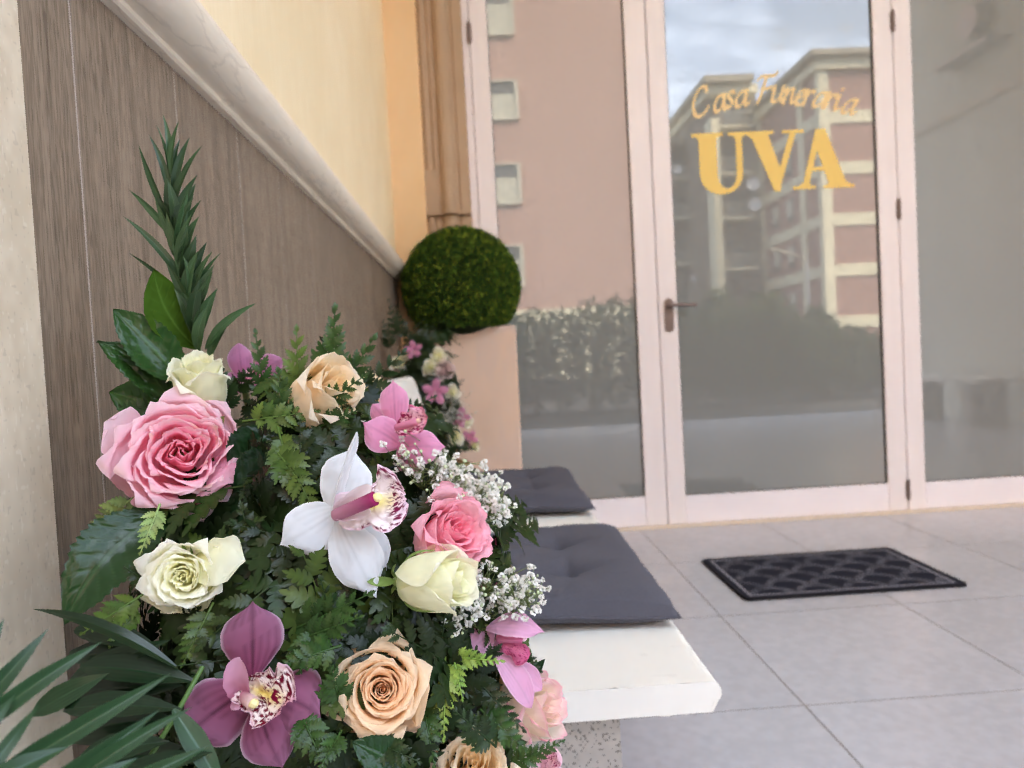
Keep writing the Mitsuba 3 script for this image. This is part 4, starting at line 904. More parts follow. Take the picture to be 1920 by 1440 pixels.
# pink orchid at the upper right
Y = 0.530; pc = at(750, 800, Y); tc = tocam(pc)
PI = {'tepal': (lin(220, 132, 170), lin(226, 162, 194), lin(236, 196, 214)), 'vein': 0.9, 'lip': (lin(238, 190, 206), lin(150, 36, 84), lin(240, 196, 204)), 'lobe': (lin(222, 130, 166), lin(236, 180, 200))}
orchid('pink orchid with an upright petal, above the upper spray of tiny white blossoms',
       [(g(742, 800, .004), g(737, 712, .004), .0108, 0.06, -0.3, {'round_': .08}),
        (g(752, 835, .0), g(680, 792, -.006), .0140, 0.10, -0.3, {'round_': .1, 'n': tc + UP * 0.3}),
        (g(735, 800, .016), g(698, 758, .022), .0080, 0.08, -0.3, {}),
        (g(745, 838, -.002), g(836, 838, -.004), .0125, 0.10, -0.3, {'round_': .1, 'n': tc + UP * 0.2}),
        (g(750, 835, .008), g(790, 880, .006), .012, 0.05, -0.3, {})],
       (g(742, 806, -.006), g(802, 784, -.020), .0115, -0.05, 0.35, tc * 0.9 + UP * 0.5, {'ruf': .6, 'thr': .50, 'rim': lin(226, 120, 156), 'tint': lin(222, 110, 150)}),
       (g(744, 802, -.006), g(782, 790, -.014), .0030, lin(222, 140, 172), lin(224, 150, 176), lin(214, 186, 160)), tc, PI, 131, stem_to=g(745, 840, .07))
# small purple orchid behind, upper left
Y = 0.64; pc = at(450, 690, Y); tc = tocam(pc)
orchid('mauve orchid half hidden behind the pale green rosebud', [(g(455, 710, .0), g(447, 643, .002), .0105, 0.06, -0.3, {}), (g(462, 712, .0), g(415, 725, .0), .010, 0.06, -0.3, {}), (g(475, 705, .0), g(528, 672, .0), .011, 0.06, -0.3, {})],
       (g(462, 695, -.004), g(476, 722, -.016), .010, -0.05, 0.4, tc, {'ruf': .5, 'thr': .5, 'rim': lin(190, 90, 130), 'tint': lin(180, 80, 124)}), None, tc,
       {**PI, 'tepal': (lin(180, 98, 142), lin(196, 140, 172), lin(216, 178, 200))}, 141, stem_to=g(465, 760, .04))
# pink orchid at the right, seen from its side
Y = 0.525; pc = at(930, 1200, Y); tc = tocam(pc)
orchid('pale pink orchid seen from its side, under the lower spray of white blossoms',
       [(g(912, 1176, .0), g(1022, 1186, -.010), .0115, 0.22, -0.35, {'n': tc * .6 + UP * 0.8, 'round_': .1}),
        (g(925, 1182, .004), g(868, 1232, -.006), .0110, 0.05, -0.2, {'n': tc, 'round_': .05}),
        (g(926, 1222, .0), g(996, 1328, -.010), .0100, 0.12, 0.35, {'n': tc + RIGHT * .5}),
        (g(950, 1240, .006), g(1016, 1294, .0), .0085, 0.10, 0.3, {'n': tc + UP * .4}),
        (g(955, 1225, .004), g(905, 1225, .004), .009, 0.05, -0.3, {})],
       (g(938, 1202, -.004), g(992, 1232, -.008), .0085, 0.12, -0.7, tc + UP * .4, {'ruf': .2, 'thr': .60, 'rim': lin(214, 120, 150), 'tint': lin(200, 90, 130)}),
       (g(935, 1196, -.004), g(978, 1196, -.01), .004, lin(226, 150, 180), lin(214, 120, 160), lin(232, 200, 210)), tc,
       {'tepal': (lin(226, 178, 206), lin(224, 168, 200), lin(240, 206, 224)), 'vein': .7, 'lip': (lin(206, 110, 146), lin(160, 44, 92), lin(210, 120, 150)), 'lobe': PI['lobe']}, 151, stem_to=g(920, 1215, .05))
Y = 0.60; tc = tocam(at(920, 1060, Y))
orchid('dark magenta orchid between the pink rose and the lower spray of tiny white blossoms',
       [(g(880, 1095, .0), g(958, 1082, -.004), .0130, 0.12, -0.4, {}), (g(915, 1030, .01), g(956, 1008, .0), .0060, 0.08, -0.4, {}), (g(895, 1090, .006), g(905, 1040, .0), .0100, 0.05, -0.3, {}), (g(885, 1100, .0), g(900, 1150, .0), .010, .05, -.3, {})],
       None, None, tc, {'tepal': (lin(158, 52, 96), lin(186, 88, 130), lin(206, 120, 156)), 'vein': .7}, 161, stem_to=g(890, 1120, .05))
Y = 0.515; tc = tocam(at(1030, 1420, Y))
orchid('small pale pink orchid at the lower right corner of the arrangement',
       [(g(1018, 1450, .0), g(1042, 1402, .0), .0090, 0.08, -0.4, {}), (g(1020, 1452, .0), g(990, 1436, .0), .009, .08, -.3, {}), (g(1025, 1455, .0), g(1058, 1462, .0), .009, .08, -.3, {})],
       (g(1024, 1440, -.004), g(1044, 1416, -.012), .007, -.05, .4, tc, {'ruf': .5, 'thr': .55, 'rim': lin(232, 180, 196)}), None, tc, {**PI, 'tepal': (lin(226, 170, 190), lin(236, 198, 210), lin(242, 216, 224))}, 171, stem_to=g(1020, 1480, .05))

# ---- the arrangement: foam, stand, ferns, leaves
arr = thing('flower_arrangement', 'large foreground arrangement of dark ferns and broad glossy leaves around roses and orchids', 'flower arrangement')
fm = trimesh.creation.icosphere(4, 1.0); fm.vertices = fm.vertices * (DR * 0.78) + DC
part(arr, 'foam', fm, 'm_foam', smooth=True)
bk = trimesh.creation.revolve(np.array([[0, .02], [.105, .02], [.11, .06], [.135, .34], [.15, .36], [.15, .38], [.13, .385], [0, .385]]), sections=40); bk.apply_translation((DC[0], DC[1], 0.0))
stand = thing('pot', 'brown pot that carries the large arrangement, below the picture', 'pot')
part(stand, 'body', bk, 'm_basket', smooth=40)
# pinna templates along +x, lobes alternating, tips pointing forward
def pinna(nl, seed, width=0.30):
    r = np.random.default_rng(seed)
    rows = []
    for j in range(nl):
        for ph in (0.0, 0.35, 0.72, 0.92):
            t = (j + ph) / nl
            env = (math.sin(math.pi * min(1, (t * 0.92 + 0.10))) ** 0.7) * (1 - 0.45 * t)
            saw = {0.0: 0.34, 0.35: 0.72, 0.72: 1.0, 0.92: 0.80}[ph]
            w = width * env * saw
            fx = 0.16 * w + (0.045 if ph == 0.92 else 0.03 if ph == 0.72 else 0)
            rows.append([(t + fx, w, 0.22 * w * w / width), (t, 0, 0), (t + fx, -w, 0.22 * w * w / width)])
    rows.append([(1.0, 0.008, 0), (1.02, 0, 0), (1.0, -0.008, 0)])
    V = np.array(rows)
    V[..., 2] += 0.07 * V[..., 0] * (1 - V[..., 0]) * 2
    return V.reshape(-1, 3), grid_faces(len(rows), 3)
PINN = [pinna(5, 1, .36), pinna(6, 2, .32), pinna(5, 3, .40), pinna(4, 4, .42)]
def frond(P0, P1, n, W, npair=9, bulge=0.08, side_bow=0.0, seed=0, kinds=(0, 1, 2), ang=0.95, droop=0.25, start=0.12, col=None, light=0.0, rach=0.0007):
    r = np.random.default_rng(seed)
    P0, P1 = np.asarray(P0, float), np.asarray(P1, float)
    npair = max(4, round(npair * 0.80)); W = W * 1.12
    d = P1 - P0; L = np.linalg.norm(d); dh = d / L
    side = nz(np.cross(dh, nz(n))); n = np.cross(side, dh)
    c = lambda t: P0 + d * t + n * (bulge * L * 4 * t * (1 - t)) + side * (side_bow * L * 4 * t * (1 - t))
    Vs, Fs, Cs, o = [], [], [], 0
    c0 = lin(52, 82, 30) if col is None else np.asarray(col)
    def put(t, dirv, nn, ln, kind):
        nonlocal o
        V, F = PINN[kind]
        sd = nz(np.cross(nn, dirv)); nn = np.cross(dirv, sd)
        Q = c(t) + ln * (V[:, :1] * dirv + V[:, 1:2] * sd + (V[:, 2:] - droop * V[:, :1] ** 2 * 0.5) * nn)
        Vs.append(Q); Fs.append(F + o); o += len(V)
        cc = c0 * r.uniform(0.78, 1.25) * np.array([r.uniform(.9, 1.15), 1, r.uniform(.8, 1.1)])
        Cs.append(np.clip(cc * (1 + 0.30 * np.exp(-(V[:, 1:2] / 0.02) ** 2)) * (0.9 + 0.25 * V[:, :1]), 0, 1))
    for k in range(npair):
        t = start + (1 - start) * (k + 0.3) / npair
        env = (1 - (t - start) / (1.02 - start)) ** 0.80 * (0.80 + 0.20 * math.sin(min(1, (t - start) / 0.2) * 1.57))
        tg = nz(c(min(1, t + .03)) - c(max(0, t - .03)))
        for sg in (-1, 1):
            a = ang * r.uniform(0.85, 1.12) - 0.30 * t
            dv = nz(tg * math.cos(a) + side * sg * math.sin(a) + n * r.uniform(-0.12, 0.22))
            put(min(t + (0.035 if sg > 0 else 0), 0.985), dv, nz(n + side * sg * r.uniform(-.5, .25) + r.normal(size=3) * .12), max(W * env * r.uniform(.9, 1.1), W * 0.16), kinds[r.integers(len(kinds))])
    put(0.95, nz(c(1.0) - c(.93)), n, max(0.16 * W, L * 0.08), 3)
    tp = np.linspace(0, 1, 12)
    rt = tube(np.array([c(t) for t in tp]), rach * 1.3, rach * 0.5, n=5)
    Vs.append(rt.vertices); Fs.append(rt.faces + o)
    Cs.append(np.tile(np.clip(c0 * 1.5, 0, 1), (len(rt.vertices), 1)))
    return trimesh.Trimesh(np.vstack(Vs), np.vstack(Fs), process=False), np.vstack(Cs)
def fern(key, *a, label=None, **kw):
    m, c = frond(*a, **kw)
    return part(key, 'fern_frond', m, 'm_fern', smooth=True, color=c, label=label)
DG, MG, LG, PG = lin(32, 48, 24), lin(43, 66, 29), lin(72, 93, 41), lin(120, 138, 84)
def fpx(u0, v0, u1, v1, W, y0=None, y1=None, l0=0.0, l1=0.02, nrm=None, **kw):
    P0 = dome(u0, v0, l0) if y0 is None else at(u0, v0, y0)
    P1 = dome(u1, v1, l1) if y1 is None else at(u1, v1, y1)
    fern(arr, P0, P1, tocam(P1) if nrm is None else tocam(P1) + nrm, W * np.linalg.norm(P1 - P0), **kw)
# fronds one can tell apart in the photograph
fpx(585, 800, 628, 572, .28, .60, .59, npair=11, seed=1, col=MG, side_bow=.04, ang=.75)
fpx(600, 790, 705, 628, .30, .61, .60, npair=9, seed=2, col=MG, ang=.8)
fpx(560, 800, 556, 612, .30, .585, .575, npair=9, seed=3, col=LG * .9, ang=.8)
fpx(540, 860, 520, 690, .34, .56, .55, npair=8, seed=4, col=MG)
fpx(640, 780, 760, 655, .30, .64, .64, npair=8, seed=5, col=DG)
fpx(500, 770, 478, 618, .26, .60, .60, npair=8, seed=6, col=MG, ang=.7)
fpx(585, 775, 690, 700, .26, .56, .55, npair=8, seed=7, col=MG)
fpx(600, 800, 668, 770, .45, .55, .545, npair=6, seed=8, col=MG)
fpx(720, 790, 818, 742, .26, .63, .63, npair=8, seed=9, col=DG)
fpx(500, 830, 600, 985, .26, .525, .49, npair=11, seed=11, col=LG * .8, side_bow=-.05)
fpx(520, 800, 565, 955, .26, .53, .505, npair=10, seed=12, col=LG * .85)
fpx(455, 790, 600, 770, .28, .545, .55, npair=9, seed=13, col=LG)
fpx(590, 870, 470, 915, .36, .54, .535, npair=8, seed=14, col=lin(84, 96, 50))
fpx(590, 900, 480, 960, .36, .545, .54, npair=8, seed=15, col=DG)
fpx(480, 960, 560, 1035, .34, .53, .53, npair=8, seed=16, col=DG)
fpx(262, 925, 170, 992, .34, .525, .53, npair=8, seed=17, col=PG * .8)
fpx(300, 945, 262, 1040, .30, .50, .485, npair=9, seed=18, col=PG)
fpx(275, 1110, 150, 1190, .30, .47, .455, npair=9, seed=19, col=LG * .85)
fpx(262, 1130, 205, 1215, .36, .47, .455, npair=7, seed=20, col=LG * .8)
fpx(275, 1090, 232, 1062, .5, .48, .475, npair=6, seed=21, col=DG)
fpx(480, 1120, 500, 995, .30, .52, .50, npair=9, seed=22, col=DG * .8)
fpx(440, 1100, 440, 990, .3, .53, .52, npair=9, seed=23, col=DG * .8)
fpx(530, 1190, 700, 1110, .30, .475, .46, npair=9, seed=24, col=MG)
fpx(560, 1200, 680, 1155, .32, .46, .45, npair=8, seed=25, col=MG)
fpx(640, 1240, 600, 1080, .28, .48, .47, npair=9, seed=26, col=DG)
fpx(590, 1170, 560, 1265, .5, .46, .45, npair=7, seed=27, col=MG)
fpx(640, 1210, 520, 1250, .34, .45, .44, npair=9, seed=28, col=MG)
fpx(400, 1130, 340, 1250, .34, .47, .45, npair=9, seed=29, col=LG * .7)
fpx(820, 1260, 842, 1090, .20, .51, .485, npair=11, seed=30, col=DG, ang=1.1)
fpx(830, 1230, 945, 1240, .24, .505, .495, npair=11, seed=31, col=lin(112, 140, 60))
fpx(835, 1225, 832, 1390, .24, .50, .475, npair=11, seed=32, col=lin(118, 142, 66))
fpx(850, 1230, 868, 1315, .32, .50, .485, npair=8, seed=33, col=lin(110, 140, 62))
fpx(790, 1300, 815, 1440, .30, .49, .46, npair=10, seed=34, col=MG)
fpx(800, 1260, 772, 1180, .4, .5, .49, npair=7, seed=35, col=MG)
fpx(880, 1260, 985, 1372, .26, .52, .505, npair=10, seed=36, col=DG)
fpx(900, 1330, 990, 1410, .34, .50, .49, npair=9, seed=37, col=MG)
fpx(950, 1440, 1058, 1388, .26, .50, .50, npair=10, seed=38, col=MG)
fpx(930, 1400, 850, 1330, .4, .48, .47, npair=8, seed=39, col=DG)
fpx(770, 1060, 740, 975, .36, .535, .52, npair=7, seed=40, col=MG)
fpx(800, 1060, 800, 960, .30, .53, .51, npair=8, seed=41, col=MG)
fpx(905, 1060, 945, 965, .13, .58, .575, npair=9, seed=42, col=DG, kinds=(3,), ang=.5)
fpx(970, 1230, 1018, 1260, .4, .535, .53, npair=6, seed=43, col=DG)
fpx(560, 1330, 610, 1440, .4, .445, .425, npair=8, seed=44, col=MG)
fpx(640, 1370, 600, 1440, .45, .44, .42, npair=7, seed=45, col=MG)
fpx(640, 1330, 620, 1250, .5, .455, .445, npair=7, seed=46, col=MG)
fpx(700, 1390, 790, 1430, .36, .45, .44, npair=8, seed=47, col=DG)
fpx(440, 740, 470, 690, .5, .60, .59, npair=6, seed=48, col=DG)
fpx(430, 780, 415, 690, .4, .59, .58, npair=7, seed=49, col=DG)
fpx(300, 770, 222, 760, .36, .56, .56, npair=7, seed=50, col=DG)
# the fill of the dome
r = np.random.default_rng(77)
cnt = 0
while cnt < 170:
    u, v = r.uniform(170, 1050), r.uniform(640, 1500)
    q = dome(u, v)
    if abs(((q - DC) / DR) @ ((q - DC) / DR) - 1) > 1e-6: continue
    nn = dome_n(q)
    tdir = nz(np.cross(nn, r.normal(size=3)) + np.array([0, 0, -0.25]) + 0.35 * nn)
    L = r.uniform(0.060, 0.115)
    ctr = DC + (q - DC) * r.uniform(0.80, 0.985)
    fern(arr, ctr - tdir * L * 0.5, ctr + tdir * L * 0.5, nn + r.normal(size=3) * .25, L * r.uniform(.30, .42), npair=int(r.integers(6, 10)), seed=500 + cnt, col=lerp(DG, LG, r.random() ** 3 * .8) * r.uniform(.38, .95), bulge=r.uniform(.0, .12))
    cnt += 1
# broad leaves
def broad(u0, v0, y0, u1, v1, y1, Wpx, nrm=None, glossy=True, col=None, **kw):
    P0, P1 = at(u0, v0, y0), at(u1, v1, y1)
    W = Wpx / 1387 * (y0 + y1) / 2
    par = dict(bulge=.08, cup=.12, fold=.18, nt=64, ns=25, ruf=.10, serr=.10, nserr=16, veins=0.0005, nv=8, seed=int(u0 + v0)); par.update(kw)
    b = blade(P0, P1, tocam(P0) if nrm is None else tocam(P0) + nrm, W, 'leaf', **par)
    s, t = b[2], b[3]
    c0 = lin(40, 76, 26) if col is None else np.asarray(col)
    vein = np.clip(np.exp(-(s / 0.035) ** 2) + 0.45 * (np.abs(((t * par['nv'] - np.abs(s) * 1.4) % 1) - 0.5) * 2) ** 14, 0, 1)
    c = lerp(c0, c0 * 1.9 + 0.012, (vein * .6)[:, None]) * (1 + 0.5 * vn(np.stack([s * 2, t * 4, 0 * s + u0], 1), 1.3, 5)[:, None])
    part(arr, 'leaf', mesh_of(b), 'm_leaf_glossy' if glossy else 'm_leaf', smooth=True, color=np.clip(c, 0, 1))
broad(372, 655, .615, 288, 505, .600, 42, col=lin(58, 84, 26), glossy=False, side_bow=-.12, bulge=.10, nrm=RIGHT * .3, serr=.04)
broad(345, 720, .60, 212, 580, .585, 46, nrm=RIGHT * .4, col=lin(32, 62, 22))
broad(320, 760, .60, 182, 640, .58, 40, nrm=-RIGHT * .1 + UP * .4, col=lin(36, 64, 26), side_bow=.1, ruf=.3)
broad(330, 770, .615, 205, 735, .60, 46, col=lin(40, 76, 24))
broad(322, 955, .53, 120, 1172, .475, 68, nrm=-RIGHT * .35, col=lin(26, 52, 19), side_bow=.08, serr=.13, nserr=18)
broad(330, 1010, .54, 610, 905, .545, 62, nrm=UP * .3, col=lin(22, 44, 20))
broad(440, 920, .53, 560, 850, .54, 55, col=lin(20, 42, 19))
broad(430, 880, .54, 520, 800, .55, 48, col=lin(20, 42, 19))
broad(420, 1000, .54, 300, 1000, .53, 50, col=lin(30, 60, 22))
broad(590, 1450, .47, 762, 1385, .475, 52, col=lin(24, 50, 22), nrm=UP * .2)
broad(760, 1440, .45, 660, 1390, .44, 40, col=lin(26, 54, 22))
broad(520, 1150, .49, 430, 1060, .50, 40, col=lin(26, 52, 22))
broad(985, 1290, .56, 1022, 1235, .555, 13, col=lin(28, 56, 30), nrm=UP * .5)
broad(560, 1060, .50, 660, 1150, .48, 40, col=lin(26, 52, 22))
# bottom left: long glossy leaves with parallel ribs
def strap(u0, v0, y0, u1, v1, y1, Wpx, key=None, name='leaf', col=None, nrm=None, ribs=14, **kw):
    P0, P1 = at(u0, v0, y0), at(u1, v1, y1)
    W = Wpx / 1387 * (y0 + y1) / 2
    par = dict(bulge=.06, cup=.0, fold=.25, nt=26, ns=15, seed=int(u0 * 3 + v1)); par.update(kw)
    b = blade(P0, P1, tocam(P1) if nrm is None else tocam(P1) + nrm, W, 'palm', **par)
    s, t = b[2], b[3]
    c0 = lin(38, 70, 32) if col is None else np.asarray(col)
    c = c0 * (1 + 0.16 * np.sin(s * ribs * 1.6 + 1)[:, None]) * (1 + 0.25 * np.exp(-(s / .08) ** 2)[:, None]) * (1 + .3 * vn(np.stack([s * 2, t * 3, 0 * s + u1], 1), 1, 3)[:, None])
    part(arr if key is None else key, name, mesh_of(b), 'm_palm', smooth=True, color=np.clip(c, 0, 1))
strap(330, 1250, .43, 60, 1142, .45, 14, bulge=.10, col=lin(17, 36, 17), nrm=UP * .8)
strap(150, 1250, .44, 375, 1280, .43, 28, col=lin(17, 36, 18), nrm=UP * .6)
strap(120, 1330, .42, 345, 1330, .41, 27, col=lin(17, 36, 18), nrm=UP * .6)
strap(130, 1280, .45, 320, 1200, .44, 23, col=lin(18, 38, 19), nrm=UP * .4)
strap(60, 1340, .42, 205, 1262, .43, 23, col=lin(28, 50, 26), nrm=UP * .4)
strap(325, 1330, .40, 425, 1490, .39, 22, col=lin(44, 68, 46), nrm=UP * .4, ribs=26)
strap(150, 1420, .40, 320, 1390, .40, 27, col=lin(18, 38, 19), nrm=UP * .5)
strap(200, 1470, .39, 400, 1410, .39, 24, col=lin(18, 38, 19), nrm=UP * .5)
for (u0, v0, u1, v1, W, dv) in ((130, 1225, 335, 1255, 30, .5), (140, 1300, 345, 1285, 34, .3), (120, 1375, 335, 1350, 38, .5), (140, 1440, 370, 1410, 40, .4), (330, 1420, 480, 1480, 30, .5), (140, 1180, 300, 1215, 24, .5)):
    strap(u0, v0, .47, u1, v1, .455, W, col=lin(16, 33, 16), nrm=UP * dv)
part(arr, 'stem', tube([at(250, 1470, .40), at(330, 1340, .41), at(380, 1250, .43)], .0014), 'm_stem', smooth=True, color=np.tile(lin(70, 100, 44), (3 * 6 + 2, 1)))
# fan of blurred palm blades, nearest the camera
fan = thing('palm_leaf', 'fan of narrow dark palm blades crossing the lower left corner, nearest and out of focus', 'palm leaf')
for (u0, v0, y0, u1, v1, y1, W) in ((-120, 1420, .30, 92, 1178, .33, 27), (-80, 1400, .295, 192, 1203, .325, 27), (-60, 1490, .29, 322, 1262, .325, 29), (20, 1520, .285, 300, 1330, .32, 24), (60, 1530, .285, 362, 1325, .315, 24),
                                  (140, 1520, .285, 398, 1396, .31, 22), (-90, 1330, .30, 8, 1160, .32, 24), (-60, 1500, .28, 75, 1320, .31, 20), (-80, 1500, .275, 130, 1400, .30, 30), (60, 1540, .275, 260, 1420, .30, 28), (-100, 1460, .28, 30, 1300, .305, 24)):
    strap(u0, v0, y0, u1, v1, y1, W * .70, key=fan, name='blade', col=lin(36, 62, 36), nrm=UP * .25 + RIGHT * .1, fold=.35, bulge=.05, side_bow=rng.uniform(-.04, .04))
part(fan, 'stalk', tube([at(-160, 1600, .27), at(-60, 1500, .28), at(140, 1530, .285)], .002), 'm_stem', smooth=True, color=np.tile(lin(60, 90, 40), (3 * 6 + 2, 1)))
# the tall palm frond before the planks
tall = thing('palm_frond', 'tall dark green palm frond standing upright against the wood-look planks', 'palm frond')
st = [(378, 690), (366, 610), (345, 540), (330, 470), (324, 400), (318, 330), (314, 270)]
part(tall, 'stem', tube([at(u, v, .605) for u, v in st], .0016, .0007), 'm_stem', smooth=True, color=np.tile(lin(70, 92, 44), (7 * 6 + 2, 1)))
for (u0, v0, u1, v1, W, dy) in ((316, 320, 305, 214, 7, 0), (322, 335, 336, 226, 8, -.004), (318, 360, 292, 232, 5, .004), (318, 370, 279, 252, 8, 0), (325, 370, 356, 257, 9, -.006), (320, 420, 260, 271, 9, 0), (328, 390, 380, 272, 10, -.006),
                               (328, 450, 242, 356, 9, -.004), (350, 540, 230, 405, 10, 0), (352, 560, 241, 474, 6, .004), (322, 350, 338, 260, 7, .006), (326, 420, 362, 300, 12, -.008), (328, 440, 370, 328, 12, -.008), (330, 470, 352, 360, 13, -.012),
                               (334, 490, 378, 374, 11, -.006), (340, 520, 360, 400, 14, -.014), (345, 545, 388, 453, 13, -.008), (350, 580, 372, 470, 15, -.014), (358, 600, 414, 474, 13, -.006), (360, 620, 378, 520, 15, -.014), (366, 640, 408, 540, 15, -.008),
                               (372, 660, 392, 570, 14, -.012), (385, 655, 482, 568, 11, -.008), (390, 680, 440, 590, 12, 0), (366, 640, 340, 490, 9, .002), (325, 440, 300, 300, 6, .003), (334, 500, 285, 390, 7, .002)):
    strap(u0, v0, .605 + dy * .3, u1, v1, .600 + dy, W * 0.80, key=tall, name='leaflet', col=lin(48, 70, 42) * rng.uniform(.7, 1.45), nrm=RIGHT * rng.uniform(-.9, .9) + UP * rng.uniform(-.4, .7), fold=.30, bulge=rng.uniform(.02, .09), side_bow=(.05 if u1 < u0 else -.05))

rt_ = np.random.default_rng(41)
stp = np.array(st, float)
for i in range(22):
    f = rt_.uniform(.05, .60); k_ = f * (len(stp) - 1); j_ = int(k_)
    q0 = stp[j_] + (stp[min(j_ + 1, len(stp) - 1)] - stp[j_]) * (k_ - j_)
    sg = 1 if rt_.random() < .62 else -1
    q1 = q0 + np.array([sg * rt_.uniform(10, 46), -rt_.uniform(85, 130) * (1 - .25 * f)])
    strap(q0[0], q0[1], .606, q1[0], q1[1], .600 - rt_.uniform(0, .018), rt_.uniform(8, 14), key=tall, name='leaflet', col=lin(58, 78, 50) * rt_.uniform(.6, 1.5), nrm=RIGHT * rt_.uniform(-.9, .9) + UP * rt_.uniform(-.3, .6), fold=.25, bulge=rt_.uniform(.02, .08), side_bow=-.05 * sg)

# ---- baby's breath
def blossom(seed):
    r = np.random.default_rng(seed)
    V, F, o = [], [], 0
    for j in range(15):
        d = nz(r.normal(size=3)); a = nz(np.cross(d, r.normal(size=3))); b = np.cross(d, a)
        l, w, in_ = r.uniform(.55, 1.0), r.uniform(.34, .5), .18
        V.append(np.array([d * in_, d * l * .6 + a * w, d * l + a * w * .4 + b * .1, d * l - a * w * .4 - b * .1, d * l * .6 - a * w]))
        F.append(np.array([[0, 1, 2], [0, 2, 3], [0, 3, 4]]) + o); o += 5
    return np.vstack(V), np.vstack(F)
BLO = [blossom(i) for i in range(5)]
def breath(label, regions, n, nodes, root, seed, yfun):
    k = thing('baby_breath_sprig', label, "baby's breath", "sprays of tiny white blossoms in the large arrangement")
    r = np.random.default_rng(seed)
    def pick():
        cu, cv, su, sv, rot, wgt = regions[r.choice(len(regions), p=np.array([x[5] for x in regions]) / sum(x[5] for x in regions))]
        while True:
            a, b = r.normal(size=2) * .55
            if a * a + b * b < 1.0: break
        c, s = math.cos(rot), math.sin(rot)
        return cu + su * a * c - sv * b * s, cv + su * a * s + sv * b * c
    root = np.asarray(root)
    ND = []
    for i in range(nodes):
        u, v = pick(); p = at(u, v, yfun(u, v, r)); ND.append(root + (p - root) * r.uniform(.45, .80) + r.normal(size=3) * .003)
    ND = np.array(ND)
    T_, tc_ = [], []
    for p in ND:
        T_.append(tube([root, (root + p) / 2 + r.normal(size=3) * .004, p], .00055, .0004, n=4))
    BV, BF, o = [], [], 0
    for i in range(n):
        u, v = pick(); p = at(u, v, yfun(u, v, r))
        j = np.argsort(np.linalg.norm(ND - p, axis=1))[r.integers(0, 2)]
        mid = (ND[j] + p) / 2 + r.normal(size=3) * .0025
        T_.append(tube([ND[j], mid, p], .00034, .00026, n=4))
        if i % 4 == 3:
            sp = trimesh.creation.icosphere(1, r.uniform(.0009, .0015)); BV.append(sp.vertices + p); BF.append(sp.faces + o); o += len(sp.vertices); continue
        V, F = BLO[r.integers(5)]
        A = frame(nz(r.normal(size=3))); sz = r.uniform(.0024, .0040)
        c = np.tile(lin(240, 240, 234) * r.uniform(.92, 1), (len(V), 1))
        part(k, 'blossom', trimesh.Trimesh(V @ A * sz + p, F, process=False), 'm_blossom', color=c)
    S = cat(T_)
    part(k, 'stems', S, 'm_stem', smooth=True, color=np.tile(lin(112, 128, 76), (len(S.vertices), 1)), kind='stuff')
    part(k, 'buds', trimesh.Trimesh(np.vstack(BV), np.vstack(BF), process=False), 'm_stem', smooth=True, color=np.tile(lin(178, 190, 150), (o, 1)), kind='stuff')
breath('upper spray of tiny white blossoms, over the pink rose', [(848, 895, 115, 50, .22, 1.0), (785, 850, 70, 38, .3, .22), (918, 945, 50, 50, .4, .6)], 395, 30, at(810, 1000, .60), 5, lambda u, v, r: .520 + .03 * (u - 700) / 260 + r.uniform(-.028, .028))
breath('lower spray of tiny white blossoms, at the right before the nearer cushion', [(905, 1115, 75, 65, -.3, 1.0), (985, 1110, 50, 55, .2, .6), (860, 1165, 30, 30, 0, .25)], 260, 22, at(890, 1190, .57), 6, lambda u, v, r: .510 + .02 * (u - 850) / 180 + r.uniform(-.025, .025))

# ---- the second arrangement beside the planter
D2C, D2R = np.array([-0.185, 2.70, 0.730]), np.array([0.145, 0.16, 0.270])
arr2 = thing('flower_arrangement', 'small blurred arrangement of ferns with roses, far behind beside the terracotta planter', 'flower arrangement')
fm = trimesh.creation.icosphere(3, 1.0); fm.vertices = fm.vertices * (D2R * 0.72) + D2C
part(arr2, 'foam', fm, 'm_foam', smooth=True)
st2 = thing('pot', 'brown pot under the far arrangement, hidden behind the bench', 'pot')
bk = trimesh.creation.revolve(np.array([[0, .0], [.10, .0], [.11, .06], [.13, .46], [.14, .48], [.12, .49], [0, .49]]), sections=32); bk.apply_translation((D2C[0], D2C[1], 0.0))
part(st2, 'body', bk, 'm_basket', smooth=40)
r = np.random.default_rng(8)
for i in range(95):
    q = r.normal(size=3); q[1] = -abs(q[1]); q = nz(q)
    if q[0] > 0.55: q[0] = 0.55 - (q[0] - 0.55); q = nz(q)
    P = D2C + q * D2R * r.uniform(.8, 1.0); nn = dome_n(P, D2C, D2R)
    td = nz(np.cross(nn, r.normal(size=3)) + np.array([0, 0, .1]) + .5 * nn)
    L = r.uniform(.07, .14)
    m, c = frond(P - td * L * .5, P + td * L * .5, nn, L * .36, npair=6, seed=900 + i, col=DG * r.uniform(.8, 1.3), kinds=(3,))
    part(arr2, 'fern_frond', m, 'm_fern', smooth=True, color=c)
for (u0, v0, u1, v1) in ((745, 640, 728, 560), (760, 640, 742, 575), (735, 660, 718, 600), (800, 660, 815, 618), (780, 650, 800, 608), (845, 826, 892, 842), (825, 745, 868, 712)):
    m, c = frond(at(u0, v0, 2.62), at(u1, v1, 2.62), tocam(at(u1, v1, 2.6)), .034, npair=7, seed=u0, col=DG, kinds=(3,))
    part(arr2, 'fern_frond', m, 'm_fern', smooth=True, color=c)
G2 = 'roses in the far arrangement'
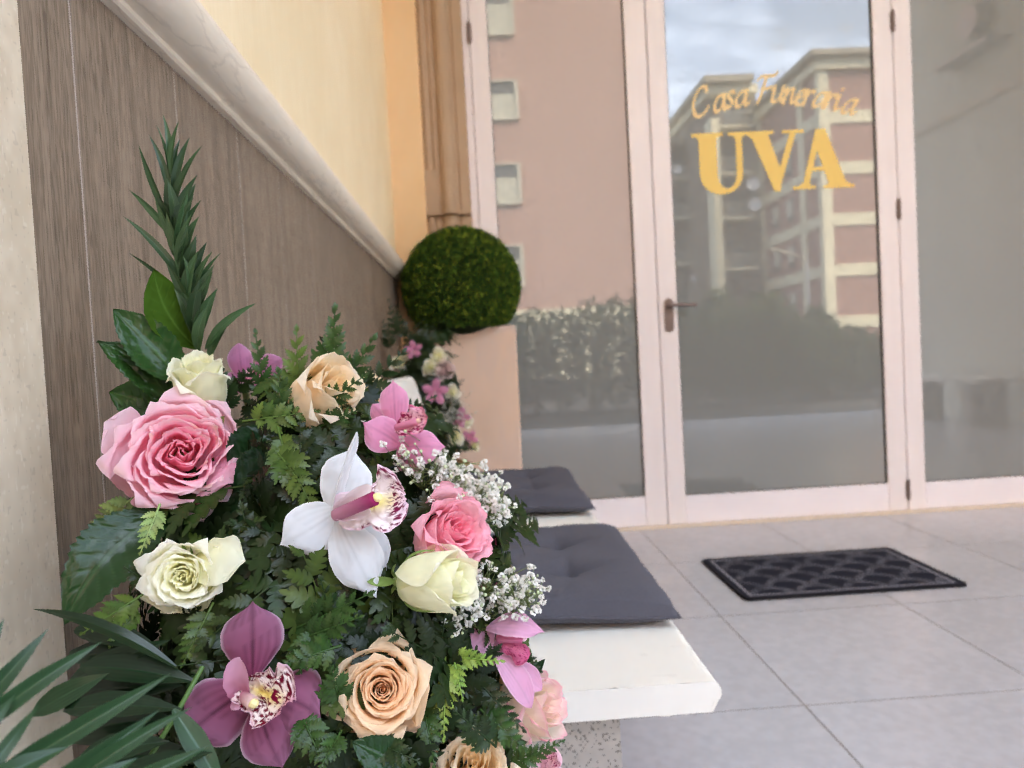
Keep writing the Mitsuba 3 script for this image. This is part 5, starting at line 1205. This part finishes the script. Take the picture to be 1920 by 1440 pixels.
for i, (u, v, R, cc, tl, lab) in enumerate(((748, 678, .032, WH, (-.1, .5), 'leftmost cream rose of the far arrangement, beside the wood-look wall'), (806, 690, .030, WH, (.1, .2), 'cream rose of the far arrangement, below another cream rose near the planter edge'),
        (822, 666, .030, WH, (.4, .5), 'topmost cream rose of the far arrangement, at the planter edge'), (848, 736, .030, WH, (.5, .3), 'cream rose of the far arrangement, right of its pink orchid'),
        (820, 786, .029, WH, (.1, .1), 'cream rose of the far arrangement, left of its white blossoms'), (872, 790, .028, WH, (.5, .1), 'cream rose of the far arrangement, right of its white blossoms'),
        (853, 818, .032, WH, (.2, .0), 'larger cream rose low in the far arrangement'), (888, 834, .026, WG, (.6, .1), 'lowest rose of the far arrangement, at its right end'), (835, 692, .036, cols_rose(lin(226, 196, 196), lin(232, 208, 206), lin(238, 222, 220)), (.7, .3), 'pale pinkish rose of the far arrangement, hanging before the planter'))):
    p = dome(u, v, .02, D2C, D2R); ax = nz(tocam(p) + RIGHT * tl[0] + UP * tl[1])
    rose(lab, p - ax * R * .9, ax, R * .95, R * 1.25, 14, cc, 300 + i, G2, nt=8, ns=9, ruf=.06, curl=.3, open_=.9, power=.9, stem=.05)
for i, (u, v, sz, lab) in enumerate(((775, 656, .034, 'small pink orchid high in the far arrangement'), (816, 735, .048, 'pink orchid in the middle of the far arrangement'), (862, 782, .040, 'pink orchid among the white blossoms of the far arrangement'), (880, 822, .034, 'pink orchid low at the right of the far arrangement'))):
    p = dome(u, v, .02, D2C, D2R); n_ = tocam(p)
    tp = []
    for j in range(5):
        a = j * 1.2566 + .5 + i
        d_ = RIGHT * math.cos(a) + UP * math.sin(a)
        tp.append((p + d_ * sz * .08, p + d_ * sz + n_ * sz * .2, sz * .30, .08, -.3, {}))
    orchid(lab, tp, (p, p + n_ * sz * .3 - UP * sz * .5, sz * .28, -.05, .35, n_, {'thr': .5}), None, n_, PI, 400 + i, group='orchids in the far arrangement')
bw = thing('baby_breath_sprig', 'blurred spray of tiny white blossoms in the far arrangement', "baby's breath")
TT, r = [], np.random.default_rng(4)
root = at(835, 800, 2.66)
for i in range(110):
    a = r.normal(size=2) * .5
    p = at(845 + 34 * a[0], 770 + 38 * a[1], 2.53 + r.uniform(-.03, .03))
    TT.append(tube([root, (root + p) / 2, p], .0006, n=3))
    V, F = BLO[i % 5]
    part(bw, 'blossom', trimesh.Trimesh(V * .0048 + p, F, process=False), 'm_blossom', color=np.tile(lin(228, 228, 220), (len(V), 1)))
S = cat(TT); part(bw, 'stems', S, 'm_stem', smooth=True, color=np.tile(lin(112, 128, 76), (len(S.vertices), 1)), kind='stuff')
